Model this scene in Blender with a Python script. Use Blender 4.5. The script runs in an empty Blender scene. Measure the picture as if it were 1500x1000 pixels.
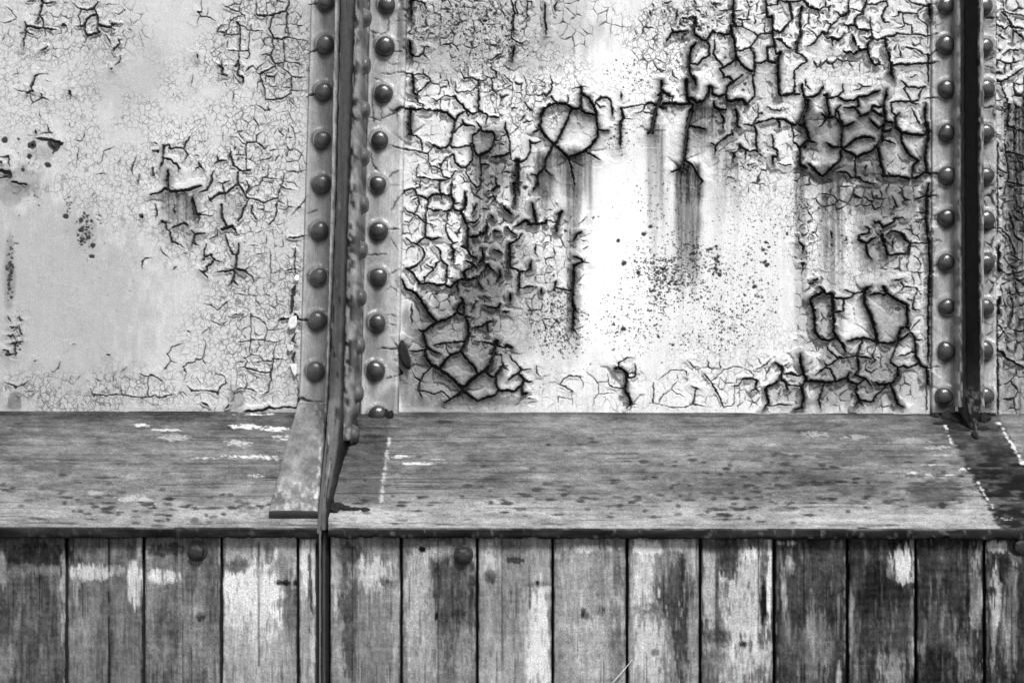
import bpy, bmesh, math
import numpy as np
from mathutils import Vector

# ------------------------------------------------------------------ camera, sky, sun, exposure
SC = bpy.context.scene
S = 0.0013                      # metres of wall per photograph pixel
FPX = 2200.0
D = FPX * S                     # camera distance to the wall plane (y = 0)
cam = bpy.data.cameras.new('camera'); camo = bpy.data.objects.new('camera', cam)
SC.collection.objects.link(camo); SC.camera = camo
camo.location = (0, -D, 0); camo.rotation_euler = (math.radians(90), 0, 0)
cam.sensor_width = 36; cam.lens = 36 * FPX / 1500; cam.clip_start = 0.01; cam.clip_end = 500

SUN_EL, SUN_AZ = 54.0, 161.0    # azimuth clockwise from +Y: to the right and behind the viewer
w = bpy.data.worlds.new('World'); SC.world = w; w.use_nodes = True
nt = w.node_tree; bg = nt.nodes['Background']
sky = nt.nodes.new('ShaderNodeTexSky'); sky.sky_type = 'NISHITA'; sky.sun_disc = False
sky.sun_elevation = math.radians(SUN_EL); sky.sun_rotation = math.radians(SUN_AZ)
bw = nt.nodes.new('ShaderNodeRGBToBW')      # a black-and-white photograph: the sky counts only by its luminance
nt.links.new(sky.outputs[0], bw.inputs[0]); nt.links.new(bw.outputs[0], bg.inputs['Color'])
bg.inputs['Strength'].default_value = 0.05
sun = bpy.data.lights.new('sun', 'SUN'); sun.energy = 1.5; sun.angle = math.radians(14); sun.color = (1, 1, 1)
suno = bpy.data.objects.new('sun', sun); SC.collection.objects.link(suno)
_el, _az = math.radians(SUN_EL), math.radians(SUN_AZ)
_dir = Vector((math.sin(_az) * math.cos(_el), math.cos(_az) * math.cos(_el), math.sin(_el)))
suno.rotation_euler = (-_dir).to_track_quat('-Z', 'Y').to_euler()
SC.view_settings.view_transform = 'Standard'; SC.view_settings.look = 'None'
SC.view_settings.gamma = 1; SC.view_settings.use_curve_mapping = False
SC.view_settings.exposure = 1.68

# ------------------------------------------------------------------ numeric helpers
def h2(ix, iy, seed):
    n = ix.astype(np.int64) * 374761393 + iy.astype(np.int64) * 668265263 + np.int64(seed * 144269504)
    n = (n ^ (n >> 13)) * np.int64(1274126177)
    n = n ^ (n >> 16)
    return (n & 0xffffff).astype(np.float64) / float(0xffffff)

def vn(x, y, seed=0):
    x = np.asarray(x, float); y = np.asarray(y, float)
    ix = np.floor(x); iy = np.floor(y); fx = x - ix; fy = y - iy
    fx = fx * fx * (3 - 2 * fx); fy = fy * fy * (3 - 2 * fy)
    a = h2(ix, iy, seed); b = h2(ix + 1, iy, seed); c = h2(ix, iy + 1, seed); d = h2(ix + 1, iy + 1, seed)
    return (a * (1 - fx) + b * fx) * (1 - fy) + (c * (1 - fx) + d * fx) * fy

def fbm(x, y, seed=0, oc=4):
    v = 0.0; a = 0.5; t = 0.0
    for k in range(oc):
        v = v + a * vn(x * 2 ** k + 13.7 * k, y * 2 ** k + 7.1 * k, seed + k); t += a; a *= 0.5
    return v / t

def ss(a, b, x):
    t = np.clip((x - a) / (b - a), 0, 1)
    return t * t * (3 - 2 * t)

def voronoi(x, y, seed):
    """distance to the nearest cell border, and the cell id, in cell units"""
    ix = np.floor(x); iy = np.floor(y)
    best = np.full(x.shape, 9e9); px = np.zeros(x.shape); py = np.zeros(x.shape)
    pts = []
    for dx in (-1, 0, 1):
        for dy in (-1, 0, 1):
            cx, cy = ix + dx, iy + dy
            qx = cx + 0.1 + 0.8 * h2(cx, cy, seed); qy = cy + 0.1 + 0.8 * h2(cx, cy, seed + 5)
            d = (qx - x) ** 2 + (qy - y) ** 2
            pts.append((qx, qy))
            m = d < best
            best = np.where(m, d, best); px = np.where(m, qx, px); py = np.where(m, qy, py)
    edge = np.full(x.shape, 9e9)
    for qx, qy in pts:
        ex, ey = qx - px, qy - py
        L = np.sqrt(ex * ex + ey * ey)
        ok = L > 1e-6
        Ls = np.where(ok, L, 1)
        e = ((px + qx) / 2 - x) * ex / Ls + ((py + qy) / 2 - y) * ey / Ls
        edge = np.where(ok & (e < edge), e, edge)
    return edge, px * 7.31 + py * 3.17

def lin(g):
    g = np.clip(np.asarray(g, float) / 255.0, 0, 1)
    return np.where(g <= 0.04045, g / 12.92, ((g + 0.055) / 1.055) ** 2.4)

def P(px, py, d):
    """point that stands at depth d (towards the viewer) where the photo shows px, py"""
    k = 1 - np.asarray(d, float) / D
    X = (px - 750) * S * k; Z = (500 - py) * S * k
    return np.stack(np.broadcast_arrays(X, -np.asarray(d, float), Z), -1)

# ------------------------------------------------------------------ object helpers
COL = SC.collection
def link(o, parent=None):
    COL.objects.link(o)
    if parent is not None: o.parent = parent
    return o

def thing(name, label, cat, loc, group=None):
    o = bpy.data.objects.new(name, None); o.empty_display_size = 0.05
    link(o); o.location = loc; o['label'] = label; o['category'] = cat
    if group: o['group'] = group
    return o

def mesh(name, co, faces, mat, attrs=None, smooth=True):
    """faces: (n,4) or (n,3) int array, or a list of polygons"""
    me = bpy.data.meshes.new(name)
    if isinstance(faces, np.ndarray):
        n, k = faces.shape
        me.vertices.add(len(co)); me.vertices.foreach_set('co', np.asarray(co, np.float32).ravel())
        me.loops.add(n * k); me.loops.foreach_set('vertex_index', faces.astype(np.int32).ravel())
        me.polygons.add(n); me.polygons.foreach_set('loop_start', np.arange(0, n * k, k, dtype=np.int32))
        try: me.polygons.foreach_set('loop_total', np.full(n, k, np.int32))
        except Exception: pass
        me.update(calc_edges=True)
    else:
        me.from_pydata([tuple(c) for c in co], [], faces); me.update()
    if smooth: me.polygons.foreach_set('use_smooth', np.ones(len(me.polygons), bool))
    for k, v in (attrs or {}).items():
        a = me.attributes.new(k, 'FLOAT', 'POINT'); a.data.foreach_set('value', np.asarray(v, np.float32))
    if mat: me.materials.append(mat)
    return me

def part(name, me, parent):
    return link(bpy.data.objects.new(name, me), parent)

def rel(co, root):
    return np.asarray(co, float) - np.array(root.location)

def grid_faces(nr, nc):
    i = np.arange(nr - 1)[:, None] * nc + np.arange(nc - 1)[None, :]
    return np.stack([i, i + nc, i + nc + 1, i + 1], -1).reshape(-1, 4)   # rows go down, columns right: faces look to -Y

# ------------------------------------------------------------------ materials
def node_mat(name):
    m = bpy.data.materials.new(name); m.use_nodes = True
    return m, m.node_tree.nodes, m.node_tree.links, m.node_tree.nodes['Principled BSDF']

def nmath(N, L, op, a, b=None, clamp=False):
    n = N.new('ShaderNodeMath'); n.operation = op; n.use_clamp = clamp
    for i, v in enumerate((a, b)):
        if v is None: continue
        if isinstance(v, (int, float)): n.inputs[i].default_value = v
        else: L.new(v, n.inputs[i])
    return n.outputs[0]

def noise(N, L, vec, scale, detail=3, rough=0.6):
    n = N.new('ShaderNodeTexNoise'); n.inputs['Scale'].default_value = scale
    n.inputs['Detail'].default_value = detail; n.inputs['Roughness'].default_value = rough
    if vec is not None: L.new(vec, n.inputs['Vector'])
    return n.outputs['Fac']

def remap(N, L, v, a, b, c, d):
    n = N.new('ShaderNodeMapRange'); n.clamp = True
    for i, q in enumerate((a, b, c, d)): n.inputs[i + 1].default_value = q
    L.new(v, n.inputs[0]); return n.outputs[0]

def grained(name, stretch=(1, 1, 1), grain=0.30, streak=0.0, rough=0.6, bump=0.15, const=None, mott=0.12, spec=0.3, fine=False):
    """painted or weathered surface: own colour from the mesh (or const) times procedural grain, mottling and streaks"""
    m, N, L, B = node_mat(name)
    geo = N.new('ShaderNodeNewGeometry'); pos = geo.outputs['Position']
    if const is None:
        at = N.new('ShaderNodeAttribute'); at.attribute_name = 'alb'; base = at.outputs['Fac']
    else:
        v = N.new('ShaderNodeValue'); v.outputs[0].default_value = const; base = v.outputs[0]
    g1 = noise(N, L, pos, 430, 2, 0.8)
    f = remap(N, L, g1, 0.33, 0.67, 1 - grain, 1 + grain)
    g2 = noise(N, L, pos, 30, 5, 0.6)
    f = nmath(N, L, 'MULTIPLY', f, remap(N, L, g2, 0.25, 0.75, 1 - mott, 1 + mott))
    hgt = g1
    if streak:
        mp = N.new('ShaderNodeMapping'); mp.inputs['Scale'].default_value = stretch; L.new(pos, mp.inputs['Vector'])
        g3 = noise(N, L, mp.outputs[0], 1.0, 5, 0.7)
        f = nmath(N, L, 'MULTIPLY', f, remap(N, L, g3, 0.3, 0.7, 1 - streak, 1 + streak))
        hgt = nmath(N, L, 'ADD', nmath(N, L, 'MULTIPLY', g1, 0.5), g3)
    col = nmath(N, L, 'MULTIPLY', base, f)
    if fine:   # hairline crazing, where the mesh says the paint is crazed
        a2 = N.new('ShaderNodeAttribute'); a2.attribute_name = 'fin'
        wn = N.new('ShaderNodeTexNoise'); wn.inputs['Scale'].default_value = 120; wn.inputs['Detail'].default_value = 3; L.new(pos, wn.inputs['Vector'])
        vm = N.new('ShaderNodeVectorMath'); vm.operation = 'MULTIPLY_ADD'
        L.new(wn.outputs['Color'], vm.inputs[0]); vm.inputs[1].default_value = (0.010, 0.010, 0.010); L.new(pos, vm.inputs[2])
        mp2 = N.new('ShaderNodeMapping'); mp2.inputs['Scale'].default_value = (1, 0.35, 0.85); L.new(vm.outputs[0], mp2.inputs['Vector'])
        vo = N.new('ShaderNodeTexVoronoi'); vo.feature = 'DISTANCE_TO_EDGE'; vo.inputs['Scale'].default_value = 105; L.new(mp2.outputs[0], vo.inputs['Vector'])
        brk = remap(N, L, noise(N, L, pos, 70, 2), 0.34, 0.50, 0, 1)
        ln = remap(N, L, vo.outputs['Distance'], 0.0, 0.11, 1, 0)
        k = nmath(N, L, 'MULTIPLY', nmath(N, L, 'MULTIPLY', ln, brk), a2.outputs['Fac'], True)
        col = nmath(N, L, 'MULTIPLY', col, nmath(N, L, 'SUBTRACT', 1.0, nmath(N, L, 'MULTIPLY', k, 0.8)))
        hgt = nmath(N, L, 'SUBTRACT', hgt, k)
        a3 = N.new('ShaderNodeAttribute'); a3.attribute_name = 'dot'      # pin-prick rust spots
        mp3 = N.new('ShaderNodeMapping'); mp3.inputs['Scale'].default_value = (1, 0.3, 1.15); L.new(vm.outputs[0], mp3.inputs['Vector'])
        v3 = N.new('ShaderNodeTexVoronoi'); v3.inputs['Scale'].default_value = 235; L.new(mp3.outputs[0], v3.inputs['Vector'])
        sx = N.new('ShaderNodeSeparateColor'); L.new(v3.outputs['Color'], sx.inputs[0])
        thr = nmath(N, L, 'MULTIPLY', nmath(N, L, 'SUBTRACT', nmath(N, L, 'ADD', sx.outputs[0], nmath(N, L, 'MULTIPLY', a3.outputs['Fac'], 0.75)), 1.0), 0.95, True)
        dd = remap(N, L, nmath(N, L, 'SUBTRACT', thr, v3.outputs['Distance']), -0.06, 0.10, 0, 1)
        dd = nmath(N, L, 'MULTIPLY', dd, nmath(N, L, 'GREATER_THAN', thr, 0.02))
        col = nmath(N, L, 'MULTIPLY', col, nmath(N, L, 'SUBTRACT', 1.0, nmath(N, L, 'MULTIPLY', dd, 0.85)))
    cc = N.new('ShaderNodeCombineColor')
    for i in range(3): L.new(col, cc.inputs[i])
    L.new(cc.outputs[0], B.inputs['Base Color'])
    B.inputs['Roughness'].default_value = rough
    B.inputs['Specular IOR Level'].default_value = spec
    bp = N.new('ShaderNodeBump'); bp.inputs['Strength'].default_value = bump; bp.inputs['Distance'].default_value = 0.0015
    L.new(hgt, bp.inputs['Height']); L.new(bp.outputs[0], B.inputs['Normal'])
    return m

M_paint = grained('cracked_paint', grain=0.20, mott=0.05, rough=0.6, bump=0.12, fine=True)
M_flange = grained('painted_iron', grain=0.26, streak=0.22, stretch=(300, 300, 60), mott=0.22, rough=0.5, bump=0.2)
M_rivet = grained('rivet_paint', grain=0.35, mott=0.6, rough=0.24, bump=0.35, const=0.028, spec=1.0)
M_rivet2 = grained('rivet_paint_pale', grain=0.35, mott=0.6, rough=0.26, bump=0.35, const=0.07, spec=0.9)
M_dark = grained('dark_iron', grain=0.25, mott=0.2, streak=0.2, stretch=(400, 400, 12), rough=0.7, bump=0.2, spec=0.06)
M_shelf = grained('weathered_board', grain=0.42, streak=0.14, stretch=(70, 380, 380), mott=0.12, rough=0.8, bump=0.35, spec=0.1)
M_plank = grained('weathered_plank', grain=0.36, streak=0.14, stretch=(460, 460, 40), mott=0.14, rough=0.75, bump=0.35, spec=0.1)
M_bolt = grained('bolt_iron', grain=0.35, mott=0.4, rough=0.42, bump=0.4, const=0.025, spec=0.4)
M_rust = grained('rusted_plate', grain=0.4, mott=0.4, rough=0.9, bump=0.4, const=0.03)
M_ground = grained('yard_gravel', grain=0.4, mott=0.3, rough=0.9, bump=0.4, const=0.07)

# ------------------------------------------------------------------ what the paint does: cracks traced as width : points
CR = []
def V(x0, y0, s, txt):
    ha = 0.45 if x0 < 500 else 1.0          # the dull panel's cracks bleed little rust and get less painted edge shade
    for ln in txt.replace('\n', ' ').split(';'):
        ln = ln.strip()
        if not ln: continue
        wd, pts = ln.split(':')
        p = [tuple(float(q) for q in a.split(',')) for a in pts.split()]
        CR.append((float(wd), [(x0 + a / s, y0 + b / s) for a, b in p], ha if float(wd) < 8 or x0 > 300 else 0.1))

V(580, 120, 6.25, """4.5:0,270 50,245 130,255 250,255 380,265 470,290 520,340 545,360;5:150,0 165,60 160,110;9:135,265 130,340 125,400 130,465;
4:545,350 530,420 510,500 495,570 470,600 400,615 350,590 300,555;3:130,485 180,495 230,545 240,600 240,650;
3:120,630 170,630 240,650 290,665 300,740 310,775 350,780 390,790;2.5:290,665 340,600 350,590;2:310,775 290,825;
3.5:190,880 260,880 330,900 400,905 470,900 500,880 550,820;2.5:190,880 190,800 210,755;2.5:220,890 220,980;3:400,910 395,1000;3:510,910 510,1000;
4:545,360 570,310 650,265 700,300 760,270 820,290 850,320 940,330;3.8:540,135 560,180 610,215 645,265 660,320;4:755,0 760,100 755,200 760,265;
3:540,135 440,135 370,180 320,155;2:440,135 440,80;2:405,165 405,240;3:315,0 260,50 200,105 185,150 200,190 245,215;
2.6:545,0 545,80 570,105 640,90 700,80 720,60;3:880,0 880,80 920,100;1.6:775,0 775,95 850,95;1.6:920,100 920,220 950,300;
4:600,350 630,400 700,410 720,420;3:530,465 600,405;3.6:720,350 750,390 780,430 740,470 700,490 700,560 680,590 620,590 580,610 515,605;
4.4:770,440 800,460 880,460 905,500 890,590 850,640 760,685 720,650 705,580;3.5:835,330 825,400;
3.8:525,660 540,740 600,790 650,780 700,720 700,650 690,600;3:525,660 460,700 420,750 410,800 435,870 480,890;3:410,770 390,750;
3.5:760,690 780,760 850,760;3.2:650,790 640,840 700,930 730,965 770,960;3.4:780,770 775,900 770,960;
3.8:1000,370 1000,440 1030,500 1045,560 1040,650 1060,720 1130,740 1190,720 1230,640 1225,540;4.5:870,690 930,690 1000,680 1040,650;
5.5:1110,720 1110,800 1110,870 1110,1000;3:1050,860 1110,870;4:900,860 930,960 890,1000;2.4:1000,490 960,500;2.4:920,540 960,535;3:940,330 960,300;
1.8:1030,500 1120,420 1140,380;3.5:1430,0 1425,80 1375,140;3.5:1420,140 1470,190;1.4:1050,300 1070,380 1120,420;1.4:1140,260 1200,290 1230,330;1.4:1000,60 1060,80 1060,200 1000,260;1.4:1180,60 1190,130 1140,200;1.4:1280,130 1340,130;""")
V(590, 0, 6.25, """4:990,10 1015,60 1015,150 1000,220 1010,280;3:1050,0 1030,50 1050,130;3:1140,0 1140,50 1130,130;2.6:1180,20 1185,90;4:1300,20 1300,170 1310,240 1310,330;3:1420,10 1390,60 1395,130;5:1020,430 1010,500 1000,560;
3:1000,360 1070,400 1140,380;3:1110,190 1150,150;3:870,510 820,550 830,590;2.6:820,550 770,550;3:800,620 855,670 850,715;3.5:810,720 820,800 830,830;3:770,80 765,140 740,160;3:810,10 830,40;2.6:890,20 895,80;3:660,270 640,330;
2.6:770,360 770,390;3:880,370 885,390;2.5:560,30 565,110;2.5:340,120 350,230;2.4:455,90 455,200;8:80,0 75,180;8:65,380 70,500;3.4:240,440 200,440 185,490 150,530 90,520;2.4:190,510 230,540;3:100,10 200,30 210,90 190,130;2.5:150,340 190,350;
2.5:250,260 200,300;3:0,670 50,680 90,690;5:90,690 100,800;2.6:100,690 185,680 180,640;3:190,680 250,720;2:280,640 320,690;2.4:400,680 400,740 340,745;2.4:410,740 430,800;3:560,720 630,715 690,740;2.4:520,630 555,710;2:600,600 600,690;
4:695,740 700,790;2.5:710,740 760,740;2.2:740,690 790,720 840,720;2:720,580 730,640;2:910,680 1000,760 1010,830;2:890,830 980,790;2:1100,690 1130,740 1130,860;2.4:1355,690 1370,780;2:1240,730 1300,760;2:1140,870 1240,880 1300,860;2:1240,790 1320,800;2.6:1000,280 990,350;2.4:930,430 900,500;2.4:750,250 760,300;2.2:640,180 650,240;2.6:120,250 110,330;2.2:320,330 350,300;""")
V(770, 120, 6.25, """6:130,330 165,260 220,220 280,205 370,205 420,255 490,255 540,290 630,310;
5.5:165,260 140,340 125,420 170,500 220,550 265,580 320,630 385,700 440,680 540,640 600,590 650,520 660,440 650,350 640,280 620,220 570,150 510,110;
5:510,60 505,150 500,250;4.5:420,260 380,360 330,460 290,540 265,580;3:235,140 290,210;3:380,120 385,195;3:430,65 500,50 550,40;
3.5:640,190 690,145 740,150;3.5:640,200 680,235 730,225;4:770,165 790,250 795,320;3.6:870,90 875,175;4.5:870,245 885,300 890,340 870,370 865,480 865,600;
2.5:870,245 950,235 1060,210 1110,205;2.2:890,340 980,345;2.6:1000,295 1070,275 1090,220;2.4:1070,275 1140,290;
5.5:1240,0 1240,90 1230,170 1200,250 1180,350 1150,470;4:1120,475 1165,475;5:1210,130 1270,100 1320,140;4.5:1145,200 1220,235 1290,250;
6:1255,210 1330,200 1400,215 1490,210;5:1470,0 1470,150 1490,190;3:1355,135 1340,170;5:660,440 700,455 750,455;3.5:550,640 620,680 680,720;
4.5:130,440 60,470;4.5:255,590 190,700 170,800 100,860 50,850;4:170,810 240,865;4.5:105,860 105,960 60,1000;3.6:385,700 410,760 430,870 450,960;
3.6:60,570 150,550;6:1500,270 1480,400 1460,550 1450,680 1430,800;3:1430,800 1370,810;""")
V(950, 0, 6.25, """6:770,0 770,120 770,200 795,235;3.4:780,110 850,95;3.4:650,105 750,90;4:750,245 840,245;6:750,250 760,330 785,400 795,500 800,560;
4:795,560 720,600 650,640 690,700;4.4:820,560 860,610 930,665 965,660;3.5:855,190 855,250 920,275 960,300 1000,330 1060,310 1130,315;
3.5:1000,330 970,390 930,440 870,460 810,475;4:935,445 965,510 970,590 965,660 960,700;3:820,180 920,185;3.2:890,0 925,75 915,150 895,185;2.6:925,75 965,45;
2.6:970,140 1010,140 1060,120;4.6:1070,0 1075,60 1080,150 1105,170;3.4:1080,65 1130,50 1180,45;5:1125,160 1130,240 1130,300 1145,400 1150,430;3:1060,210 1060,310;
4:1290,40 1305,120 1310,190 1250,250 1215,300 1160,290;4:1180,15 1280,25 1340,25 1420,0;5:1400,70 1385,150 1385,240 1395,340 1355,390 1355,460;
4:1160,365 1210,370 1250,420 1290,450;4:1080,440 1140,430 1170,500 1200,490;4:1080,440 1080,500 1090,570 1140,580;4:975,580 1030,580 1090,560;
6:1200,490 1180,560 1180,700 1185,800 1190,870;4:1230,880 1300,870 1350,870;5:1400,790 1410,870 1430,910;3.6:1330,690 1335,780 1325,860;
5:220,305 290,300 350,295;4:220,300 205,250;4:210,310 165,380;5:430,170 415,250 410,320 440,340 480,370 530,380;4.2:530,385 570,310 590,295 640,310 690,325 740,320;
3:690,325 705,370;4.2:535,385 555,430 550,490 555,520 490,545 450,595 380,590;4:605,370 605,440 590,500 630,550 665,600;
6:430,400 385,460 365,540 365,620 380,690 420,740 430,800;6:340,740 340,830 350,900 390,910;4:260,100 250,180 240,210;4.5:120,760 115,830 160,860 190,890;
3:220,640 220,700 270,730;6:550,800 545,870 510,930 440,950 390,910;5:575,810 580,870 640,890 700,870 720,800 750,770;4:680,720 740,705 770,750 830,720 860,690;
6:700,870 720,930 760,940 800,920 850,920 890,960;4:950,700 960,800 970,880 900,960;3:340,170 410,160;3:490,220 480,250;3:30,40 50,70;3:130,20 170,40 210,20;3:140,100 150,130;3:300,170 350,180 420,180;
3:410,0 440,50;3:560,20 620,70;2.6:520,110 540,150;3:600,40 660,30;2.4:640,180 700,150;3:10,100 20,150;""")
V(950, 120, 6.25, """5:130,210 230,200 300,215 380,205;6:110,130 90,200 50,300 20,470;5.5:600,180 600,240 650,265 720,260;
6:400,215 390,300 365,400 350,500 340,600 325,700 310,790;4.5:360,450 380,410 440,420 520,440;3.4:310,800 260,805 210,830;4:330,720 400,770 440,850 490,910 460,960;
4:560,565 610,590 670,540 730,490;4:610,590 605,680;4.4:650,290 680,340 675,440;5:790,250 810,330 800,400 840,430;4:870,390 940,405 1000,380 1070,360 1130,345;
4:960,410 985,470 980,550 990,620;4:835,580 860,610 920,640 980,630 1030,680;3.6:885,640 885,720;3.6:830,620 780,660 740,640;4:780,680 760,750;4:760,450 770,500;
3:1000,200 1000,330 960,380;4.4:1170,345 1190,380 1190,430;4.4:1170,345 1240,350 1290,390 1340,400;4:1125,490 1140,540 1135,610 1180,630 1170,690;5:1130,690 1140,770;
3.6:1180,745 1250,775 1300,760;3.5:1310,410 1325,500 1320,550 1350,580 1380,620;6:1430,180 1430,270 1390,350 1380,380;5:1420,390 1450,480 1460,540 1400,590 1380,640 1380,760 1440,790;
3:1320,520 1365,490;3.2:1080,230 1140,265 1200,270 1230,240;4.5:1240,120 1330,115;3:1010,290 1040,290;3:910,790 905,760 980,750;2:770,960 800,970;2:700,900 730,870;2.4:760,880 790,890;""")
V(1140, 120, 6.25, """4.6:215,60 225,150 300,145 370,120 400,60;4:150,40 135,110 190,120;3.6:20,130 130,110;4:590,30 590,90 540,140 470,160;4:410,120 440,130;
7:435,140 440,220 460,300;5:560,160 620,180 700,170 740,140 800,140 860,110 920,85;6:270,180 250,270 215,350 190,380;5:190,400 240,430 265,500 275,550;4.4:275,545 340,565;
5:275,550 220,580;4.4:150,560 190,610 240,605;5:190,620 190,770 240,790;5:380,290 440,340 510,330 530,260 560,220;5.5:530,340 580,410 640,400 690,375;4:440,345 400,390 365,425;
5.5:580,410 570,500 570,600;5:430,560 490,600 570,610 620,600 660,570 710,525 780,510 830,515 870,525;5.5:575,620 640,650 710,690 780,665 850,640 900,590 940,540 950,440 960,400;
5:600,245 700,245 740,310;4.6:545,280 560,350 585,390;5:740,320 800,305 840,290;5:720,150 730,230;5:830,340 870,400 920,430 960,400;5:850,260 900,300 940,320;4.6:860,225 920,235;
6:985,70 975,150 955,200 960,280 970,360 1050,390;4:1030,200 1030,280 1060,300;5:960,460 1010,455 1060,410 1070,330 1100,290;5.4:1060,420 1120,470 1190,480 1260,490 1340,490;
5:1120,490 1120,550 1160,620 1200,680 1270,725;4:940,540 1000,545 1060,570;4:1040,195 1120,180 1210,190 1290,215;3.6:1150,70 1190,140 1215,190;3.2:1215,240 1250,320 1300,405;
3.6:1215,190 1280,170 1300,100 1320,60;5:1345,200 1335,300 1340,380;9:1340,380 1360,450 1360,520 1340,600 1330,680 1340,770 1350,830;4.6:1280,725 1230,780 1225,880;
6:900,600 920,700 940,800 960,860;5:940,870 1010,870 1100,870 1200,890 1270,880 1310,850 1350,835 1440,850;3:995,820 1020,860;
5:265,750 320,790 360,850 400,870 450,830 500,775 550,740 570,680 570,620;3.6:700,700 700,840;4:800,770 790,820;3.6:540,830 620,830 660,880 740,880 760,910 830,930 900,940;3.6:1330,155 1400,155 1450,155;""")
V(1140, 0, 6.25, """4:0,15 90,20 100,30 100,80 115,130 120,190 70,250 30,300 0,310;3.6:120,25 180,25 225,0;4.2:225,5 270,60 340,95;5:215,80 195,140 195,230 205,320 180,370 160,400 165,470;
4:0,365 50,400 80,440 110,450;3:430,0 430,60 375,100 375,150 360,170 390,230;3.6:500,45 460,75 460,140;3:420,65 460,75;3.6:525,110 570,150 540,190 490,230 430,195;
4:490,230 460,280 450,320 400,300 360,350 330,400 260,435;3:400,300 445,360;2.6:255,260 320,300 360,345;4.6:650,0 645,70 640,130 580,155;2.6:660,80 740,100 770,120;
4.2:800,0 800,60 775,90 770,130 720,150 700,190 690,240 600,230;3.4:810,40 900,50 940,20 990,15 1000,60 960,110 950,170 970,210 1010,210;4.4:690,240 750,280 820,290;
3.5:835,160 840,240 855,290 855,350 900,370 960,355;4.2:480,350 530,375 580,355 600,310;3:630,240 650,280;4:490,375 490,430;4.5:670,325 690,380 730,435;3.4:770,345 810,365 850,350;
5:855,360 810,420 815,500 850,570 890,600;5:800,465 740,470 690,500 650,490;4:585,455 620,495;6.5:970,365 990,450 1010,540 1030,630 1020,670 1050,730;3.6:980,340 1060,335 1080,320;
3.6:960,355 1000,375;4:1030,610 1100,595 1180,600 1260,590 1340,585 1400,590 1450,575;2.8:1080,310 1200,320 1280,320 1360,335 1500,320;3:1140,430 1200,450 1280,460 1330,500 1390,510 1430,470 1500,470;
3:1180,0 1240,40 1330,60 1440,50;2.6:1330,65 1275,110 1280,180 1340,210;2.8:1100,110 1150,125 1240,130;2.6:1140,125 1140,190 1160,220 1220,240 1225,310;2.6:1160,220 1150,250 1080,265;2.6:1030,160 1100,150;
3.2:905,545 930,600 980,600;3:1200,715 1260,695;3.6:1110,740 1190,800 1290,810 1340,800;3.6:150,480 220,510 260,560 200,610 150,650 140,730;3.4:250,730 250,790 300,830;3:400,750 405,800 375,860;
3:735,770 780,800 840,800;2.6:750,820 700,830;6:1375,60 1380,190;2.5:1365,240 1365,420;4:1365,520 1370,760;""")
V(1140, 270, 6.25, """7:1370,0 1350,80 1350,200 1345,300 1355,420 1370,520 1372,620;5.5:1372,620 1380,720 1380,1000;4:1255,135 1330,115 1440,110;2.6:1265,260 1330,260;2.6:1260,320 1330,325;
3.5:1040,110 1080,200 1030,260;4:1060,320 1130,310 1160,320;4.4:1075,310 1050,350 970,390;4.5:870,340 880,355;5:910,350 960,400;4:790,390 830,410 830,450;
4.6:720,510 800,540 840,520 890,480;5:800,550 800,610 820,650 850,690;3.5:740,475 790,455;6:930,430 945,490 970,560 985,640;7:990,460 1040,430 1120,440;4.5:1045,500 1040,590;
4:990,650 1100,640 1180,640;5:1180,640 1190,580 1215,545 1160,510 1130,460;3:1215,545 1280,540 1330,540;4:1040,880 1100,880 1150,860;3:1130,900 1150,940;4:185,530 230,570 215,640;3.4:190,730 235,725;
3:180,460 185,520;5:315,885 370,870;5:370,940 420,980;5:770,985 840,935;5:950,940 970,980;3.6:475,430 485,500;3:620,480 625,530;2.4:190,400 250,360;2:220,760 215,850;2.6:290,450 320,480;2.2:290,540 340,525;2.4:255,170 280,200;""")
V(1140, 410, 5, """6.5:225,150 250,130 310,95 380,105;5.6:230,160 255,220 265,300 260,380 300,430 350,445 420,430;6:390,120 395,200 400,300 395,380 430,430 465,470 490,530;
4:400,240 470,230 480,140 540,125;3:355,265 390,265;4:410,130 460,140;7.5:640,60 620,120 625,180 660,240 690,320 705,400 715,450;3.6:480,75 560,100 610,90;
5:660,110 720,100 775,115;6:770,60 790,95 830,130 890,160 935,190 940,300 935,345 890,360 870,410 870,450;5:500,450 560,435 620,425 680,440 720,460 800,465 870,455 920,420 960,390;
4:610,450 590,510 570,550;4:430,570 500,570 560,555 620,565 680,580;4.6:570,560 580,620 585,660 560,690 640,730 680,780;3.6:325,590 350,630 400,610 430,580;3.6:350,480 360,510 410,550 430,570;
3.6:265,700 340,640 380,650 410,720;5:200,740 300,740 330,750 420,745 500,715 520,670;6:155,540 160,620 180,690 195,720 165,790 180,860 170,935 120,945;4:335,755 310,830 295,880 310,950;
5:510,740 570,765 565,820 590,890 550,925;3.4:590,890 620,920;4:600,885 660,890 690,895 710,850 780,790;4:575,770 620,735;5:820,775 840,830 870,910 910,930;
6:870,640 870,700 830,750 740,770 700,740;4:820,605 870,640 910,630 950,645 1010,620;3.4:870,560 930,550 970,530;5:945,350 985,410 1000,480 1000,550 1040,620 1080,650;4:820,580 850,520 870,460;
3:690,550 720,480;3:670,630 710,590 690,560;4:945,140 990,150 980,210 1030,225;3.2:1000,440 1060,440;2.6:1040,290 1000,330 970,370;2.8:900,20 925,55 870,105;2.6:925,55 1000,55 1020,80 990,150;
4.5:1095,0 1095,300 1092,600;7:1080,640 1085,760;3:1085,760 1085,960;2.4:1085,650 1130,630 1200,635;4.4:0,635 30,640 15,720 55,750 65,800;3:70,770 160,775;3.4:45,690 100,690 130,710 180,690;""")
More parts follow.
